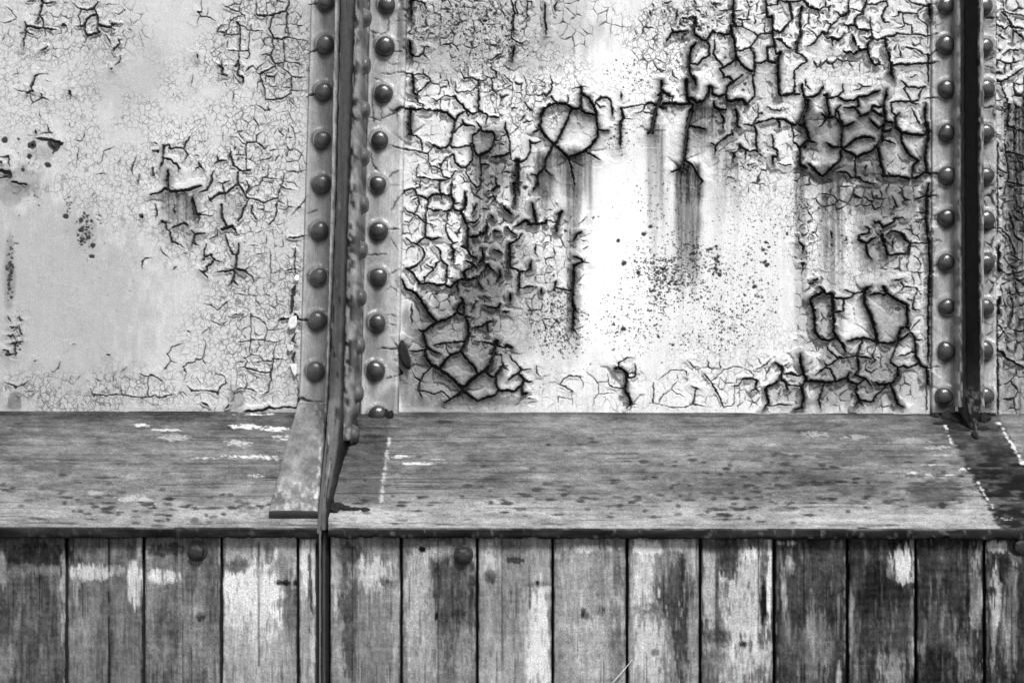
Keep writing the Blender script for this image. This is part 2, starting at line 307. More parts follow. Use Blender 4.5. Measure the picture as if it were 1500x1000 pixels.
V(950, 450, 6.25, """5:1155,510 1220,550 1215,610 1195,670 1130,710 1070,740 1070,790 1095,870 1080,900 1045,940;2.8:1220,550 1290,510;3.5:1240,615 1300,600 1360,630 1420,610;
3.5:1195,670 1250,680 1265,740;3:1280,710 1340,720 1400,720;2.6:970,570 1030,550 1080,520 1120,470;4:860,660 930,650 1000,670 980,700 975,745 930,770;3:975,745 1010,765;
2.4:860,660 830,715 750,720;1.7:790,750 780,880 770,900 690,915 665,880;3:500,600 560,670 620,760 650,830 670,890;3:385,720 430,745 480,750;3:430,750 420,830 400,890;
1.8:0,880 50,880 130,895 220,920 340,915 400,890 460,900 540,910;1.7:45,700 45,870;1.7:95,860 130,810 210,750 240,700 270,675;1.7:210,750 250,785 340,825;2.6:355,490 410,550 460,545;
2.6:340,590 350,640;1.6:90,670 140,630 210,570 310,580 340,545;1.5:600,660 660,600 700,570 780,545 850,550 930,590 960,620;1.6:890,800 885,860;3:1100,900 1140,905 1200,890 1310,895;2.2:1215,740 1180,840;2.4:1320,310 1360,305;2.6:1390,255 1420,290;""")
V(770, 450, 6.25, """6.5:830,560 870,560 910,590 930,620 920,680 915,730 900,745 930,800 960,870;2.6:960,880 910,930;2.4:975,885 1020,890;3.4:850,510 850,550;2.2:870,500 900,485;
3:930,465 990,460;3.2:995,515 1005,570 995,640 960,650;2.2:930,620 970,605;2.6:780,725 850,740 900,740;1.6:750,610 755,660 770,720;2.2:500,635 400,630 350,650 310,710 370,730 430,770;
1.6:210,685 270,685 310,710;1.6:550,590 610,630 660,690 670,790 800,790;1.8:670,790 630,840 615,910;1.6:500,640 530,700 510,760;1.5:420,770 430,900;1.5:300,830 300,880;1.4:300,820 400,840;
3:0,570 50,565;3:95,540 100,600 140,635;3.4:0,675 40,685;3:0,840 70,835;4:0,790 10,795;1.5:660,690 740,680;1.8:1170,690 1165,870;""")
V(580, 430, 5.5555, """6:160,0 200,50 240,110 270,170 330,235;5:330,235 400,215 470,180 500,150 510,100 550,70 530,30;5:330,240 270,280 220,315 230,370 250,440 300,470 360,490;4:220,315 180,295;
3.6:110,465 170,470 250,460;5.5:570,200 590,270 590,340 570,400 540,460 500,485 440,505 400,550 360,610;3.8:310,420 370,405 440,400 540,390;2.4:405,430 430,490;3.6:600,350 660,345;
5:535,480 570,530 620,580 660,640;7:820,385 805,440 790,510 770,580 740,620 670,660 620,700 570,750 540,770;6:240,460 240,510 290,580 350,620 420,660 480,710 530,770;7.5:540,760 540,800;
4.4:540,800 500,830 440,860 390,890;4.6:560,800 610,840 660,870 730,850 800,830 835,790;3.4:290,600 230,650 190,740 180,790 220,850;2.6:185,790 250,795 310,820 370,800 420,830;2.6:130,640 160,690 205,715;
4.6:740,650 780,680 810,670 850,620 870,590;4.6:815,670 815,740 840,790 900,790 960,795 1010,760;3:870,590 860,500;3.4:750,490 850,495;4:915,715 950,670 1000,650 1020,620;
5:1000,650 1040,700 1020,760 1025,820;3:1040,700 1100,715;2.4:870,600 920,630;2.6:920,490 950,540 1010,600;3.6:640,390 730,400 800,415 870,435 940,440;4.6:900,415 940,440;
4.6:630,275 700,270 740,240 790,220;4.6:740,250 745,340;4.6:550,80 555,150;4.4:510,165 560,190 610,190;4.6:720,95 770,120 830,120 850,80;4:710,20 770,55;4.4:870,150 920,150;6:930,0 930,70;
4:650,60 620,130;3:130,80 125,180 130,280;10:60,430 70,500 75,560;5:50,390 50,430;4:30,600 50,650;""")
V(580, 270, 6.25, """3:70,60 160,45 210,30 220,0;4:165,50 195,100 260,120 295,150 290,200 275,280 270,400 265,480 220,520 190,550;4.5:295,130 340,100 420,95 500,110 525,150 525,220;
4:395,0 405,90 420,150;4.4:510,0 505,90;4:300,220 340,240 430,240 470,255 520,225;3.4:470,255 475,330 450,390 460,440 490,500 520,540 570,530;2.4:475,370 510,380 560,350;
6:630,80 640,150 630,220 600,260 620,300 640,360 660,400 655,480 655,600 690,660 730,670;3.4:530,180 580,170;4:540,240 600,250;3:205,120 210,190 190,240;2.4:150,150 200,120;
3:75,210 100,250 160,265 200,295 260,345 330,375;2.6:165,275 170,300 120,350 75,345;3.2:90,490 140,530 190,550 240,590 260,650 240,700 180,750 120,780;
3.6:345,565 390,590 410,620 410,700 370,730 360,770 300,820 260,860 255,890;3.2:275,730 340,775;4:410,700 470,750 460,850 460,900;4:270,490 340,510 390,490 420,490;4:500,570 540,610 520,660 510,700;
5:530,610 520,690;3.6:530,750 580,740;4.5:100,770 170,830 200,890 230,910;5:210,915 300,905 380,930 450,920 500,950 540,900 590,870 640,880 720,860;3.6:465,850 520,860;4.6:60,870 90,960 150,980;
4:660,360 730,350 760,310;5:670,480 740,485 770,455 820,460;5.5:835,350 830,430;5.5:795,590 800,700 760,720;4:670,715 730,760;5.5:870,290 890,320;5.5:880,430 950,440;5.5:895,600 965,630;
6.5:980,190 1000,230 1060,280;5.5:1020,400 1060,440 1090,460;4:1150,450 1130,500 1050,545;7:1040,560 1040,650 1030,800;5:830,740 900,800;5:950,780 955,840 930,890;6:1080,0 1090,100 1080,200;
5:1080,395 1130,370 1180,340 1215,345;5:1210,370 1280,370 1370,355;5.5:1240,170 1260,250 1280,350;4.6:1490,270 1470,390;3.4:1275,540 1275,630 1295,665;4.6:1235,700 1230,780 1180,800 1130,800 1125,950 1120,1000;
3.6:1060,770 1110,790;4:1160,950 1230,935 1275,940;4.6:1330,950 1335,1000;4.2:1460,900 1440,970;4.6:640,880 620,800 690,760;4.6:820,770 760,850 740,880 790,950;4.6:560,910 570,1000;
3.6:690,290 720,230 740,180;3:850,200 910,140;4:840,70 900,50 950,20;4:850,130 890,110;3:600,570 650,600;4:640,700 700,720;3.4:620,560 690,660;""")
V(770, 270, 6.25, """4.6:440,510 470,455 510,435;2.8:505,515 555,515;2.6:520,600 575,570;4.6:440,660 510,690 520,715 450,740 440,760;2.4:520,715 590,720;6:440,740 435,860 430,930 420,1000;
3.6:300,955 390,970;5.5:330,250 300,320 275,400 280,430;2.2:480,370 520,340 560,300;2.6:480,920 520,915;2.4:190,330 260,345;2.6:160,545 210,525;2.4:210,745 250,765;3.4:270,900 255,980;3:250,850 260,820;""")
V(770, 430, 6.25, "7:420,0 425,60 440,150;5:440,150 430,260 430,330;3:440,330 480,380;2.6:310,350 305,400;")
V(420, 0, 3.125, """2.5:470,85 465,150 430,165 390,150;2.5:430,340 470,345 530,335;2.4:490,240 540,245;3.5:470,670 545,685;3:385,700 400,770 440,800;2.5:460,830 480,800 520,780;2.5:465,850 520,850;3:480,970 500,930 540,880;2:430,555 380,540 360,600;
2:430,490 440,545 500,520 530,505;2:390,440 400,560;2:520,100 490,100;2.4:395,150 400,200;1.8:450,280 480,300 530,290;2:400,360 440,380;2:100,980 150,960;2:20,990 100,900;""")
V(380, 300, 2.085, """2.5:320,155 395,152;2.5:395,75 430,75;3:395,215 430,195;2:385,265 400,250 430,270;2.5:390,335 425,340;2:390,360 420,370;3:360,438 430,440;2.5:385,530 430,520;2:140,215 165,220;2.4:120,590 150,600 195,598;2:400,100 425,140;""")
V(200, 180, 6.25, """6:250,210 250,280 240,360 215,430;5.5:260,325 310,340 360,380 390,420 380,460;2.6:250,210 300,205;4:305,245 390,230 440,245 470,290 440,355;4.6:490,130 450,200 435,240;
2.6:520,295 580,305;3.4:160,185 195,195;4:150,255 200,265;7:295,430 290,520 295,600;6:130,660 200,645 270,600 320,630 400,625 470,620 540,590 605,575;5:575,645 640,615 660,590 690,530 685,480 710,440;
7:510,680 525,760 540,840;4.6:350,760 345,800 355,850;5:700,690 760,650 830,640 900,580 940,570 990,650 1010,690;6:925,460 930,560;5:905,405 950,440 1010,440 1040,430;5:860,310 880,360 885,400;
5:710,380 760,350 825,350;4:735,300 750,350;5:570,350 580,400 620,440;3.4:580,400 525,445;3.6:740,550 790,560 855,535;3.8:790,560 800,620 815,710;4:655,670 690,730;5.5:775,750 785,860 820,940;
6:785,975 880,950;4:1000,520 1030,590 1000,660;2.4:1010,650 1060,590 1120,570 1150,520;3:1010,690 1100,710 1170,740 1220,710 1290,690 1320,580 1340,540 1345,460;2.8:1150,500 1200,505 1290,520;
3.2:1210,390 1195,490;2.6:1290,690 1280,800 1260,900 1220,925;2.4:1320,590 1380,610 1450,620;3.2:1030,700 985,780 960,870 930,890;3.4:1005,200 1000,290 1005,430;2.4:1020,180 1100,180 1150,220;
2.4:1110,355 1180,335 1230,320 1250,290;2:1150,80 1100,120 1090,170;3.5:1060,760 1050,820 1100,880;3:580,840 630,850 700,855;3.6:570,880 565,930;3:180,780 185,850;4.6:55,850 50,880;
2.6:190,940 230,910 310,920;4.4:265,910 275,980;4.8:335,960 390,940 440,920;3.4:150,410 150,490;3.4:1470,790 1500,775;1.8:1370,100 1370,180;1.8:1410,20 1450,100 1500,80;1.8:1450,110 1460,170;1.8:790,70 790,180;
1.7:860,130 930,140 970,190;1.7:850,220 860,270;1.8:930,230 930,290;2:910,295 1000,300;1.8:1170,240 1220,200;1.8:1080,400 1130,415;1.8:1340,290 1330,340;1.8:1300,720 1360,750;""")
V(210, 300, 6.25, """6.5:460,0 470,60 500,100;5.5:715,0 720,120 760,190;6:720,230 780,210 820,195;4.5:830,220 860,265;4.6:920,30 900,100 870,150;3.6:990,40 1000,80 1030,130;3.2:1215,0 1220,70 1200,140 1160,180;
6:440,240 480,270 560,262;6:475,280 460,330 435,380;4:480,360 515,375;4.6:275,210 330,190 365,175 410,185;3:200,160 215,220 245,260;5:250,285 255,300;3:260,340 330,365 380,400;2.4:370,440 400,455;
3.6:680,220 675,280;2.6:640,300 600,320;3.6:750,270 770,350 800,420;6:880,350 870,430 855,480 850,580;4:820,455 850,465;4.6:680,612 770,612 850,585;6.5:860,595 910,600 940,615;2.6:940,605 970,560;
2.4:940,620 1000,660 1010,700;4.6:835,630 820,690 780,750;3.6:820,690 860,740;4:580,360 555,420 560,480 545,510;4.4:560,480 630,455;4.2:620,480 670,515 720,525;5:580,575 630,530;5.5:515,600 560,635 590,675;
4:560,610 590,600;1.8:830,780 830,860;1.8:830,810 920,830 1060,835;2.8:740,920 765,890;1.7:560,910 620,920 680,960 740,920;2:1120,270 1130,330 1120,370;1.8:960,370 1040,375;1.8:1030,265 1100,230;
1.8:1020,460 1110,440;2:1160,400 1165,470 1165,680;4:1330,305 1420,300 1500,285;4:1390,400 1385,550 1390,620;3:1300,600 1430,595;12:1395,740 1372,800 1365,900 1350,1000;3:270,600 300,565;2.6:180,450 240,490;2.4:160,390 165,430;
1.7:960,830 960,740;1.7:1210,800 1220,900 1310,940;1.7:1010,700 1000,720;1.7:1190,210 1190,290;1.8:1240,390 1280,390 1280,310;""")
V(220, 460, 6.25, """12:1335,10 1345,30;10:1330,180 1300,240 1330,265;11:1325,350 1305,410 1320,450;5:1285,480 1330,540;5:1215,50 1270,45 1350,45 1400,55 1480,65;2.2:1340,580 1355,640 1350,830;
4:1350,830 1360,780 1400,765 1440,785 1490,800;2.8:870,490 930,510 980,520 1040,535 1095,540;3.4:1125,420 1120,490 1100,545 1110,600 1090,640 1080,710 1020,735;2.4:950,445 1050,430 1130,440;
2.6:1120,405 1210,415;3:770,700 830,680 920,685 980,715;2:800,490 870,490 885,430 860,400;2:860,540 870,590 890,640 870,670;2:880,400 920,370 990,385 1040,430;2.4:380,705 480,700 610,715;
2.4:620,740 635,670 700,630;2:330,650 380,705;2.6:310,480 340,450 400,440 420,415 470,415;2:470,415 490,380 500,320 510,270 490,230;2:480,430 515,470;3:310,480 310,510;2:335,530 300,620;
2.8:110,520 150,480 190,430 180,400;2:190,430 240,450;2:160,370 200,300 300,270;2.4:0,560 30,560 110,610;2.6:0,755 40,745 70,770 150,750 230,735;2:590,570 600,545 680,570 690,610;2:430,575 460,640;
2:920,0 920,230 910,350;2:940,30 1000,45 1050,90 1070,150 1050,220 1045,290;2.2:800,260 930,240 1040,235;2:1040,245 1130,260 1220,240;2:560,0 560,60 650,110 710,60;2.2:470,190 560,115;
1.8:1160,260 1130,350 1130,400;1.8:1130,140 1200,50;4:470,805 540,845;5:690,870 730,830;6:860,890 960,885 1030,880 1090,855;4:1090,855 1160,865 1220,850 1330,860;4:750,10 830,0;1.8:1070,150 1130,145 1200,140;1.8:830,190 850,140 910,110;1.8:330,150 370,170;""")
V(260, 0, 6.25, """4:1025,0 1020,50 990,110 940,120 880,140 800,150 730,140;3.5:880,145 850,220 840,270 870,330 870,400 880,450 850,510 880,570 900,610 840,640 770,670;4:870,350 910,360 960,365 1020,340;
2.6:1020,340 1080,365 1180,375;3.5:1005,130 1000,210 990,310;2.4:1010,260 1025,340;3:970,380 975,480 985,570;3.5:890,590 985,570;2.2:985,570 1070,580 1150,600;2.4:970,580 970,630 1050,705 1170,715;
3:1045,705 1040,800 1035,860 985,890;3:410,45 480,85 560,115 610,145 620,190;3:585,0 560,100;2.2:480,60 520,45 580,45;2.2:570,150 480,190 470,270 440,300 360,295 400,240 470,225;
3.5:545,210 570,260 575,330 570,400 560,520;2.4:570,240 610,240 640,280 700,285 780,285;3:675,230 670,280;2.4:660,290 650,420 655,530;5:560,560 560,640 550,690 600,715;4:520,610 560,580;3:460,470 560,475 650,465;
3:425,300 430,330;2.4:450,310 500,325 570,310;5:385,605 410,630 405,685 460,690;3:765,500 850,510;3:740,620 720,660 730,680;3:650,630 620,670;2.4:680,610 720,640 800,570;3:750,690 770,760 800,830 805,920;
2.6:805,915 880,915 960,910;2.8:830,760 850,800 900,790 910,770;3:180,110 215,155;4.6:180,500 180,540;2.2:215,155 270,155 350,190;2:190,170 175,240;1.8:120,800 140,690;2:410,540 400,600;
4.4:1195,500 1260,480 1300,465;5:1185,890 1300,880;4:1200,45 1260,55 1320,45;3:1195,600 1210,680;1.8:720,0 720,130;2:600,530 640,540;2:510,680 515,760;2:510,830 510,940;1.8:730,760 730,850;2:1020,930 1080,970;
1.7:280,80 270,150;1.7:220,0 220,110;1.8:430,760 450,800;1.8:600,740 600,800;1.8:960,800 1030,810;2:850,0 860,40 900,80;1.8:820,30 815,110;1.8:1050,830 1170,840;""")
V(0, 0, 6.25, """6:390,0 395,40 380,100 365,150;4:365,150 330,210;4.5:375,160 395,200 400,260;5:270,245 340,260 420,265 480,275;2.6:480,275 530,270;6:230,205 245,260 240,300;4:240,290 220,370 210,470;
3.5:260,300 310,325;3:410,270 415,350;3.5:250,25 330,0;4:390,30 440,35 510,25;5:375,470 440,430;3:560,235 580,225;1.8:600,240 620,290 570,335;4.5:895,20 890,45 860,80;3.4:860,90 800,95 740,85;
4:870,85 885,150 905,220 890,270;5:850,145 800,180 775,240 785,310 800,335 850,320 915,300;5.5:900,230 960,250 1000,258;4:700,250 770,250;3:740,90 720,150 735,210;2.4:660,30 720,80;3:800,345 770,400;
4.5:1022,220 1022,310;4:1040,230 1110,220;4:970,320 990,360 1015,410;4.5:1095,400 1045,450 1040,490;4:1105,510 1090,580 1060,600;4:1005,640 1030,630;4:320,700 310,750 285,800;5:300,835 250,855;4:320,700 345,690;
2.4:280,870 285,920;3.5:360,855 380,870;3:390,900 450,920;2:380,900 300,945 270,980;2:0,200 50,215 130,190 150,165 100,100 60,70;2:40,320 20,380;4:640,830 640,870;2:645,870 640,930;1.8:130,820 200,840 250,855;1.8:150,630 160,680 100,690;
1.8:1030,120 1080,135 1140,100 1110,60;1.8:1170,260 1210,300;2:1080,370 1130,365;1.8:940,45 1060,50;1.8:340,690 450,680;1.8:400,740 470,760;""")
V(0, 160, 4.16667, """9:215,180 300,190 380,210;11:300,215 330,255 320,275;9:360,215 340,250;8:200,215 200,235;5:220,130 215,150;3:285,95 300,140;2.6:250,145 320,148;6:70,440 110,455 165,462;
16:0,370 40,390 60,390;8:0,420 60,410;4:0,292 55,292 58,350;6:0,320 15,330;3:830,290 800,370 810,400;3:850,400 840,470;3.6:935,360 930,410;3.6:930,258 965,256;1.9:630,260 700,230;2:585,400 640,395;2:480,230 470,320;
1.8:420,80 430,110;1.8:450,195 500,190 520,140;2:735,300 720,340;3.6:985,680 1000,690;2.4:870,930 880,910 930,910;3:870,950 868,980;1.9:945,580 955,630 950,680;1.7:550,540 580,515;1.8:240,20 245,55;1.7:630,260 625,310 600,340;1.7:510,290 530,280;""")
V(0, 460, 6.25, """4:70,20 95,70;4.4:90,120 125,130;4:60,200 130,190;4:80,275 160,265 215,245;5:30,330 80,340;4:60,375 140,370;3.6:180,100 185,170 210,195;4:135,300 140,380;2.6:40,625 145,665;2.2:145,668 215,650 270,605;
2.4:870,735 980,750 1000,740 1110,735 1200,755 1300,770;2:1110,740 1110,650;2.4:830,680 855,760;2.8:1280,545 1355,575 1400,560 1480,610;2.6:1355,580 1350,730;2:1300,760 1400,755;3:305,445 340,420;2:480,540 540,490 550,440;
3:980,378 1010,372;2:660,278 690,275;1.8:500,770 510,700;1.8:220,710 350,705;1.8:1040,630 1035,575 1055,545;2:1100,530 1160,485;2.4:160,45 185,20;3:200,62 215,60;""")
V(1440, 0, 1.6129, """4:0,45 20,48 30,42;4:42,30 58,46 70,70 68,100;3.6:45,130 60,120 97,118;4:22,190 45,195 97,160;4:40,200 60,250 55,300;3:28,20 30,120;3.6:30,60 50,70 60,62 97,70;4:70,70 97,95;3:45,0 50,30 97,40;
3.4:55,300 97,310;3:50,330 60,420 45,470;3.4:60,360 97,370;3.4:70,300 75,360;3:55,430 97,440;3:75,370 80,440;3.4:60,500 75,560 97,575;3:40,540 60,560 75,600;3.4:60,600 97,620;3.6:40,640 60,650 97,640;3.6:60,680 70,720 65,760;
3.4:60,700 97,690;3.4:35,800 60,770 65,740;4.2:40,830 60,850 97,870;3:40,770 60,800;2.6:40,400 55,410;2.6:35,250 55,260;3:0,310 40,320;3:0,160 30,165;6:34,580 34,640;6:35,700 34,740;3.4:33,740 34,980;3:34,330 34,560;3:75,440 80,500 97,510;3:70,640 80,690;""")
# soft ellipses: where the paint is crazed (cx, cy, rx, ry, crack width in px) for cells of two sizes
MED = [(690, 35, 120, 60, 1.5), (830, 30, 90, 50, 1.2), (1000, 60, 80, 60, 1.5), (390, 400, 60, 110, 0.95), (330, 570, 110, 36, 1.0), (100, 575, 110, 30, 0.9), (650, 140, 60, 40, 1.7), (880, 575, 130, 34, 0.8), (1080, 560, 110, 40, 1.3), (800, 400, 40, 110, 1.4), (710, 330, 50, 110, 1.9), (1180, 320, 24, 130, 1.5), (100, 40, 130, 60, 1.0), (1250, 50, 130, 60, 2.0), (1330, 340, 45, 110, 2.0), (740, 150, 70, 40, 1.9), (640, 330, 55, 140, 1.5), (1480, 300, 45, 330, 2.6), (690, 440, 60, 80, 1.6), (1260, 560, 90, 50, 1.4), (1260, 285, 90, 30, 1.9), (385, 60, 70, 70, 1.5),
       (390, 240, 60, 100, 1.4), (380, 480, 60, 80, 1.1), (1050, 40, 110, 60, 1.6), (1100, 200, 60, 90, 1.4), (-200, 250, 180, 300, 1.8), (1680, 250, 190, 330, 2.6), (900, -160, 500, 140, 2.2), (250, -160, 300, 140, 1.6), (1200, 460, 40, 60, 1.4), (740, 260, 40, 60, 1.6), (640, 90, 60, 40, 1.2)]
FIN = [(120, 575, 160, 34, 0.8), (380, 430, 80, 170, 0.8), (340, 330, 90, 90, 0.7), (750, 110, 120, 50, 0.9), (1240, 70, 110, 60, 0.5), (680, 50, 110, 70, 1.0), (760, 150, 80, 60, 1.1), (320, 240, 140, 160, 0.8), (380, 90, 90, 110, 1.0), (100, 110, 130, 130, 0.55), (1220, 110, 90, 40, 0.8), (1330, 300, 60, 200, 0.8), (1250, 340, 110, 80, 0.8), (760, 350, 60, 160, 0.7),
       (960, 580, 200, 40, 0.25), (1000, 60, 90, 70, 1.1), (150, 240, 120, 100, 0.6), (380, 500, 120, 100, 0.6), (1130, 230, 90, 90, 0.7), (1480, 300, 50, 320, 0.7), (600, 300, 30, 320, 0.3), (540, 300, 60, 300, 0.25), (250, 570, 240, 40, 0.35), (940, 150, 90, 40, 0.7), (1100, 520, 120, 60, 0.5)]
# speckle clusters: cx, cy, rx, ry, count, smallest and largest dot radius
SPK = [(985, 400, 75, 70, 300, 0.6, 1.7), (985, 400, 50, 45, 60, 1.2, 2.4), (1050, 384, 13, 30, 40, 0.9, 2.6), (1030, 370, 25, 12, 22, 1.0, 2.2), (1095, 420, 50, 70, 120, 0.6, 1.6), (1120, 370, 10, 30, 8, 1.5, 2.6), (925, 470, 60, 60, 120, 0.6, 1.5), (820, 480, 50, 50, 220, 0.6, 1.4),
       (1050, 480, 90, 50, 120, 0.5, 1.3), (905, 200, 40, 40, 60, 0.7, 1.8), (960, 290, 40, 50, 60, 0.6, 1.5), (700, 60, 90, 60, 110, 0.6, 1.6), (930, 110, 60, 40, 60, 0.6, 1.5), (1010, 40, 60, 40, 90, 0.8, 2.2), (1085, 240, 40, 40, 60, 0.6, 1.6), (1185, 380, 15, 60, 46, 0.8, 1.9),
       (125, 340, 16, 34, 90, 0.7, 2.6), (100, 300, 8, 26, 30, 0.7, 1.8), (145, 320, 8, 20, 20, 0.6, 1.6), (14, 400, 6, 40, 90, 0.8, 2.6), (20, 360, 14, 14, 14, 0.7, 1.8), (24, 490, 12, 34, 60, 0.8, 2.2), (150, 380, 120, 60, 30, 0.5, 1.1), (1255, 350, 60, 40, 50, 0.6, 1.6), (40, 270, 30, 60, 30, 0.5, 1.4),
       (1130, 330, 120, 60, 90, 0.5, 1.2), (850, 560, 200, 50, 30, 0.5, 1.2), (700, 30, 60, 40, 26, 1.0, 2.6)]
DOT = [(869, 320, 1.9), (877, 318, 1.6), (953, 333, 2.8), (943, 343, 3.4), (905, 353, 2.6), (914, 386, 3.2), (935, 400, 3.2), (828, 338, 2.2), (913, 482, 3.4), (985, 505, 2.6), (1000, 491, 1.9), (964, 493, 2.2), (1057, 506, 1.8), (1124, 388, 3.4), (1105, 420, 3.6), (1153, 343, 2.4), (776, 455, 2.4),
       (23, 567, 2.6), (7, 205, 4.6), (43, 229, 3.6), (70, 242, 4.2), (33, 249, 3.0), (208, 317, 3.4), (96, 317, 4.2), (118, 323, 3.4), (119, 337, 3.6), (129, 348, 3.4), (136, 360, 3.6), (134, 376, 3.4), (27, 205, 2.2), (47, 213, 6.0), (80, 212, 6.5), (1054, 402, 3.4), (1048, 380, 2.6), (1041, 365, 2.4),
       (1125, 69, 2.6), (1088, 132, 2.4), (1092, 123, 2.6), (1209, 289, 2.0), (1218, 359, 2.2), (1199, 305, 1.8), (990, 416, 2.4), (979, 416, 2.2)]

def snap_ends():
    """cracks that end close to another one run into it; returns which ends stay open"""
    a = np.array([p[k] for _, p, _h in CR for k in range(len(p) - 1)]); b = np.array([p[k + 1] for _, p, _h in CR for k in range(len(p) - 1)])
    own = np.array([i for i, (_, p, _h) in enumerate(CR) for k in range(len(p) - 1)])
    ab = b - a; l2 = (ab ** 2).sum(1) + 1e-9; opn = []
    for i, (wd, p, _h) in enumerate(CR):
        fl = []
        for end in (0, -1):
            q = np.array(p[end])
            t = np.clip(((q - a) * ab).sum(1) / l2, 0, 1); c = a + ab * t[:, None]
            d = np.hypot(*(c - q).T); d[own == i] = 99; k = int(np.argmin(d))
            fl.append(d[k] > 6.5)
            if 0.3 < d[k] <= 6.5: p.insert(0, tuple(c[k])) if end == 0 else p.append(tuple(c[k]))
        opn.append(fl)
    return opn
OPEN = snap_ends()

def field_cracks(X, Y, gx, gy):
    """X, Y: 2-D px coordinates on a regular grid gx (columns), gy (rows). Returns signed gap distance, crack width, cell id, hairline strength."""
    wx = X + 1.2 * (fbm(X / 5, Y / 5, 11, 3) - 0.5) * 2; wy = Y + 1.2 * (fbm(X / 5, Y / 5, 31, 3) - 0.5) * 2
    wx = wx + 1.5 * (vn(X / 3.2, Y / 3.2, 14) - 0.5); wy = wy + 1.5 * (vn(X / 3.2, Y / 3.2, 15) - 0.5)
    wob = 0.50 + 0.40 * vn(X / 3.0, Y / 3.0, 77) + 0.55 * vn(X / 11, Y / 11, 78)
    Dm = np.full(X.shape, 60.0); A = np.zeros(X.shape)
    R = 26.0
    for (wd, pts, ha), (o0, o1) in zip(CR, OPEN):
        L = [0.0]
        for a, b in zip(pts[:-1], pts[1:]): L.append(L[-1] + math.hypot(b[0] - a[0], b[1] - a[1]))
        T = max(L[-1], 1e-3)
        for k in range(len(pts) - 1):
            (ax, ay), (bx, by) = pts[k], pts[k + 1]
            r = 5 + 4 * wd
            i0, i1 = np.searchsorted(gx, (min(ax, bx) - r, max(ax, bx) + r)); j0, j1 = np.searchsorted(gy, (min(ay, by) - r, max(ay, by) + r))
            if i1 <= i0 or j1 <= j0: continue
            sx, sy = wx[j0:j1, i0:i1], wy[j0:j1, i0:i1]
            dx, dy = bx - ax, by - ay; l2 = dx * dx + dy * dy + 1e-9
            t = np.clip(((sx - ax) * dx + (sy - ay) * dy) / l2, 0, 1)
            d = np.hypot(sx - ax - t * dx, sy - ay - t * dy)
            along = L[k] + t * math.sqrt(l2)
            tap = np.clip(np.minimum(along if o0 else 99, T - along if o1 else 99) / min(9.0, 0.45 * T + 1), 0, 1)
            ww = (0.75 + 0.44 * wd) * (0.25 + 0.75 * tap) * wob[j0:j1, i0:i1]
            s = d - ww / 2
            m = s < Dm[j0:j1, i0:i1]
            Dm[j0:j1, i0:i1] = np.where(m, s, Dm[j0:j1, i0:i1]); A[j0:j1, i0:i1] = np.where(m, 1.7 + (wd - 1.7) * (ha if wd > 1.7 else 1), A[j0:j1, i0:i1])
    def wmap(lst):
        W = np.zeros(X.shape)
        for cx, cy, rx, ry, v in lst:
            q = ((X - cx) / rx) ** 2 + ((Y - cy) / ry) ** 2
            W = np.maximum(W, v * ss(1.5, 0.5, q))
        return W
    W1 = wmap(MED); W1 = W1 * ss(0.14, 0.46, fbm(X / 26, Y / 26, 5, 3)) * (0.4 + 1.2 * vn(X / 8, Y / 8, 9))
    W1 = W1 * (0.30 + 0.70 * np.where(A > 3.2, ss(4, 13, Dm), ss(1, 5, Dm)))     # big flakes stay whole
    quiet = np.where(A > 3.2, ss(2, 14, Dm), 1.0)
    cid = np.zeros(X.shape)
    sx = X / 15 + 0.35 * (fbm(X / 14, Y / 14, 3, 3) - 0.5) * 2; sy = Y / 18 + 0.35 * (fbm(X / 14, Y / 14, 8, 3) - 0.5) * 2
    e, cid = voronoi(sx, sy, 21)
    s = e * 15 - W1 / 2; ok = (W1 > 0.45) & (s < Dm)
    Dm = np.where(ok, s, Dm); A = np.where(ok, W1, A)
    W2 = wmap(FIN) * quiet * np.where(X < 462, 1.2, 1.0)
    rng = np.random.default_rng(4)
    dots = list(DOT)
    for cx, cy, rx, ry, n, r0, r1 in SPK:
        a = rng.uniform(0, 2 * np.pi, n); q = np.sqrt(rng.uniform(0, 1, n)) * rng.uniform(0.3, 1.1, n)
        for k in range(n): dots.append((cx + rx * q[k] * math.cos(a[k]), cy + ry * q[k] * math.sin(a[k]), r0 + (r1 - r0) * rng.uniform() ** 2.5))
    spk = np.zeros(X.shape)
    for cx, cy, r in dots:
        i0, i1 = np.searchsorted(gx, (cx - r - 3, cx + r + 3)); j0, j1 = np.searchsorted(gy, (cy - r - 3, cy + r + 3))
        if i1 <= i0 or j1 <= j0: continue
        d = np.hypot((wx[j0:j1, i0:i1] - cx) * 0.9, wy[j0:j1, i0:i1] - cy)
        spk[j0:j1, i0:i1] = np.maximum(spk[j0:j1, i0:i1], ss(r + 0.7, r - 0.7, d) * min(1, 0.45 + r * 0.3))
    dens = np.zeros(X.shape)
    for cx, cy, rx, ry, n, r0, r1 in SPK:
        if n >= 50: dens = np.maximum(dens, ss(1.9, 0.2, ((X - cx) / rx) ** 2 + ((Y - cy) / ry) ** 2) * min(1.0, 0.35 + n / 260))
    dens = np.maximum(dens, 0.30 * ss(575, 620, X)) * (0.55 + 0.9 * fbm(X / 30, Y / 30, 58, 3))
    return Dm, np.minimum(A, 6.5), cid, W2, spk, dens

